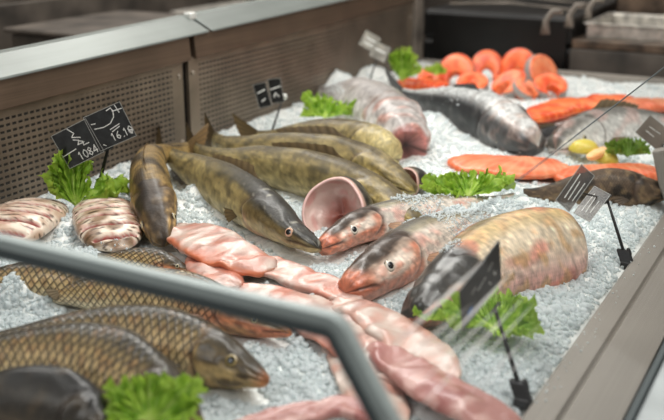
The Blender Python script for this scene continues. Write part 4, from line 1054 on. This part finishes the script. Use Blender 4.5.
tagset('blurred pale grey price tags on a dark stake beside the tall lettuce', c0, -28, YAW * .6, 0, 8.5 * s, 8 * s, [(-6 * s, 2 * s, 0, [[(-5*s,2*s),(5*s,2*s)], [(-5*s,-3*s),(5*s,-3*s)]]), (8 * s, -2 * s, 4, [[(-5*s,1*s),(5*s,1*s)]])], P(366, 92, .04), PX(377, 58, -1.615), mat='chrome', w=.004)
# black tag seen through the front glass: stands from the ledge, leaning inward
ft = P(523, 398, .004); dref = (ft - CAM).length
c0 = PX(481, 285, -.455); s = m_per_px(c0); XY = rect_axes((46, 48), (-8, 42), 46, s)
r4 = tagset('black price tag with a small blue sticker leaning over the large lettuce', c0, 0, 0, 0, 0, 0, [(0, 0, 0, [[(14*s,8*s),(24*s,11*s)], [(-8*s,0),(8*s,4*s)], [(24*s,-2*s),(27*s,-9*s),(31*s,-8*s)], [(14*s,-9*s),(18*s,-14*s)], [(-20*s,6*s),(-12*s,8*s)]])], ft, PX(495, 309, -.45), foot=True, w=.0010, fr=False, thick=.0036, XY=XY)
X, Y = XY[0].normalized(), XY[1].normalized(); n = X.cross(Y).normalized(); n = n if n.dot(CAM - c0) > 0 else -n
box_obj('blue_sticker', [(c0 - X * 26 * s - Y * 14 * s + n * .002, X * 5 * s, Y * 4 * s, n * .0006)], 'sticker', r4, .0004)
ft = P(627, 262, .004); c0 = PX(592, 204, -.45); s = m_per_px(c0)
X0, Y0 = rect_axes((24, 27), (-14, 9), 12, s)
r5 = tagset('pair of clear plastic price tags on a black stake in front of the brown fish', c0, 0, 0, 0, 0, 0, [(0, 0, 0, [[(-13*s,4*s),(11*s,4*s)], [(-12*s,0),(8*s,1*s)], [(-10*s,-4*s),(6*s,-4*s)]])], ft, PX(607, 199, -.44), mat='clearcard', foot=True, w=.0009, thick=.0032, XY=(X0, Y0))
c1 = PX(575, 188, -.46); X1, Y1 = rect_axes((27, 34), (-13, 11), 12, s)
cd = card('tag_card', r5, c1, X1.normalized(), Y1.normalized(), X1.length / 2, Y1.length / 2, [[(-15*s,3*s),(14*s,4*s)], [(-14*s,-1*s),(8*s,0)], [(-12*s,-5*s),(10*s,-5*s)]], 'clearcard', True, .0009)
vs, fs = tube([c1 - Y1 * .4, PX(607, 199, -.44)], .0016, 8); mk('card_arm', vs, fs, M['black'], r5)
c0 = PX(654, 133, -.46); s = m_per_px(c0)
tagset('dark grey price tag at the right edge above the dark green lettuce', c0, -38, YAW * .9, .1, 15 * s, 11 * s, [(0, 0, 0, [[(-8*s,2*s),(5*s,3*s)], [(-8*s,-3*s),(2*s,-3*s)]])], P(675, 214, .0), PX(662, 142, -.44), mat='midgrey', foot=True, w=.0012)

# ------------------------------------------------------------------ ice chips
from mathutils.bvhtree import BVHTree
ico = []
g_ = (1 + 5 ** .5) / 2
iv = np.array([(-1,g_,0),(1,g_,0),(-1,-g_,0),(1,-g_,0),(0,-1,g_),(0,1,g_),(0,-1,-g_),(0,1,-g_),(g_,0,-1),(g_,0,1),(-g_,0,-1),(-g_,0,1)]) / 1.9
itri = np.array([(0,11,5),(0,5,1),(0,1,7),(0,7,10),(0,10,11),(1,5,9),(5,11,4),(11,10,2),(10,7,6),(7,1,8),(3,9,4),(3,4,2),(3,2,6),(3,6,8),(3,8,9),(4,9,5),(2,4,11),(6,2,10),(8,6,7),(9,8,1)])
trees = []
for o in FISH:
    me = o.data; ox, oy, oz = o['_o']
    trees.append((BVHTree.FromPolygons([(v.co.x + ox, v.co.y + oy, v.co.z + oz) for v in me.vertices], [tuple(p.vertices) for p in me.polygons]),
                  min(v.co.x for v in me.vertices) + ox, max(v.co.x for v in me.vertices) + ox, min(v.co.y for v in me.vertices) + oy, max(v.co.y for v in me.vertices) + oy))
def top_at(x, y):
    best = ice_h(x, y); on = False
    for t, a, b, c, d in trees:
        if a < x < b and c < y < d:
            h = t.ray_cast(V((x, y, .5)), V((0, 0, -1)))
            if h[0] is not None and h[0].z > best: best = h[0].z; on = True
    return best, on
pts = []; rr_ = random.Random(11)
tries = 0
while len(pts) < 26000 and tries < 200000:
    tries += 1
    px, py = rr_.uniform(-25, 690), rr_.uniform(60, 450); p = P(px, py, 0)
    if not (XW + .01 < p.x < XL - .012 and YN + .02 < p.y < YF - .03): continue
    d_ = hypot(p.x, p.y); keep = (d_ / 2.4) ** 1.2
    if rr_.random() > keep + .35: continue
    z, on = top_at(p.x, p.y)
    if on: continue
    sz = rr_.uniform(.0026, .0068) * (1.0 if rr_.random() < .93 else 1.5); pts.append((p.x, p.y, z + sz * .3, sz))
# ice thrown over bodies
for (cx_, cy_, rx_, ry_, n_) in [(462,232,52,12,1100),(430,216,40,6,500),(480,222,40,8,500),(500,215,40,9,700),(352,100,34,16,900),(368,104,26,9,900),(430,118,30,12,400),(400,240,16,6,90),(455,268,26,5,200),(448,285,12,5,60),(110,250,40,8,50),(20,303,34,10,420),(505,122,26,12,240),(460,205,60,8,320)]:
    for _ in range(n_):
        a, r = rr_.uniform(0, 2 * pi), sqrt(rr_.random()); p = P(cx_ + rx_ * r * cos(a), cy_ + ry_ * r * sin(a), .03)
        z, on = top_at(p.x, p.y); sz = rr_.uniform(.0014, .0036)
        if z < .12: pts.append((p.x, p.y, z + sz * .4, sz))
for _ in range(60):   # a few crumbs melted onto the ledge
    y = rr_.uniform(1.2, 2.6); pts.append((XL + rr_.uniform(.002, .03), y, .008, rr_.uniform(.0012, .0026)))
n = len(pts); rng = np.random.default_rng(3)
pa = np.array(pts); sc3 = pa[:, 3:4] * rng.uniform(.4, 1.35, (n, 3))
q = rng.normal(size=(n, 4)); q /= np.linalg.norm(q, axis=1, keepdims=True); w_, x_, y_, z_ = q.T
Rm = np.stack([np.stack([1-2*(y_*y_+z_*z_), 2*(x_*y_-z_*w_), 2*(x_*z_+y_*w_)], -1), np.stack([2*(x_*y_+z_*w_), 1-2*(x_*x_+z_*z_), 2*(y_*z_-x_*w_)], -1), np.stack([2*(x_*z_-y_*w_), 2*(y_*z_+x_*w_), 1-2*(x_*x_+y_*y_)], -1)], 1)
vv = iv[None] * (1 + rng.uniform(-.25, .25, (n, 12, 1))) * sc3[:, None, :]
vv = np.einsum('nij,nkj->nki', Rm, vv) + pa[:, None, :3]
ff = itri[None] + (np.arange(n) * 12)[:, None, None]
me = bpy.data.meshes.new('ice_chips'); me.vertices.add(n * 12); me.vertices.foreach_set('co', (vv.reshape(-1, 3) - np.array([-1.1, 2.2, 0])).ravel())
me.loops.add(n * 60); me.loops.foreach_set('vertex_index', ff.ravel().astype(np.int32)); me.polygons.add(n * 20)
me.polygons.foreach_set('loop_start', np.arange(0, n * 60, 3, dtype=np.int32)); me.polygons.foreach_set('loop_total', np.full(n * 20, 3, dtype=np.int32))
me.update(); me.validate(); me.polygons.foreach_set('use_smooth', [True] * len(me.polygons)); me.materials.append(M['chip'])
o = bpy.data.objects.new('ice_chips', me); o.location = (-1.1, 2.2, 0); col.objects.link(o)
tag(o, 'loose glassy ice chips scattered over the ice and fish', 'ice', kind='stuff')

# ------------------------------------------------------------------ light, world, camera
def area(name, loc, target, sx, sy, power, color=(1, 1, 1)):
    l = bpy.data.lights.new(name, 'AREA'); l.shape = 'RECTANGLE'; l.size = sx; l.size_y = sy; l.energy = power; l.color = color
    o = bpy.data.objects.new(name, l); col.objects.link(o); o.location = loc
    o.rotation_euler = (V(target) - V(loc)).to_track_quat('-Z', 'Y').to_euler(); return o
area('overhead_strip', (-1.35, 2.6, 2.1), (-1.1, 2.4, 0), .5, 3.6, 47, (1, .985, .95))
area('hall_light', (.7, 1.8, 2.6), (-1.0, 2.2, 0), 1.6, 2.2, 38, (1, .97, .93))
area('rear_fill', (-3.2, 3.6, 2.3), (-3.2, 3.6, 0), 1.5, 4.5, 60, (1, .96, .9))  # added fill to brighten the background behind the rail, no known lamp
area('rear_fill', (-.8, 6.0, 2.3), (-.8, 5.6, 0), 2.5, 1.2, 16, (1, .92, .84))  # added fill over the far case and cabinets, no known lamp
area('hall_light', (-1.6, -1.2, 2.6), (-1.0, 1.6, 0), 1.4, 1.4, 26, (.95, .98, 1))
w = bpy.data.worlds.new('World'); bpy.context.scene.world = w; w.use_nodes = True
w.node_tree.nodes['Background'].inputs[0].default_value = (.80, .795, .775, 1); w.node_tree.nodes['Background'].inputs[1].default_value = .52
cam = bpy.data.cameras.new('camera'); co_ = bpy.data.objects.new('camera', cam); col.objects.link(co_)
cam.sensor_width = 36; cam.lens = FPX * 36 / 664; cam.clip_start = .02
co_.location = CAM; co_.rotation_euler = Matrix((CR, CU, -CF)).transposed().to_euler()
cam.dof.use_dof = True; cam.dof.focus_distance = 2.12; cam.dof.aperture_fstop = 2.6
sc_ = bpy.context.scene; sc_.camera = co_
sc_.view_settings.view_transform = 'Standard'; sc_.view_settings.look = 'None'; sc_.view_settings.exposure = .10; sc_.view_settings.gamma = .92
for o in bpy.data.objects:
    if '_o' in o: del o['_o']
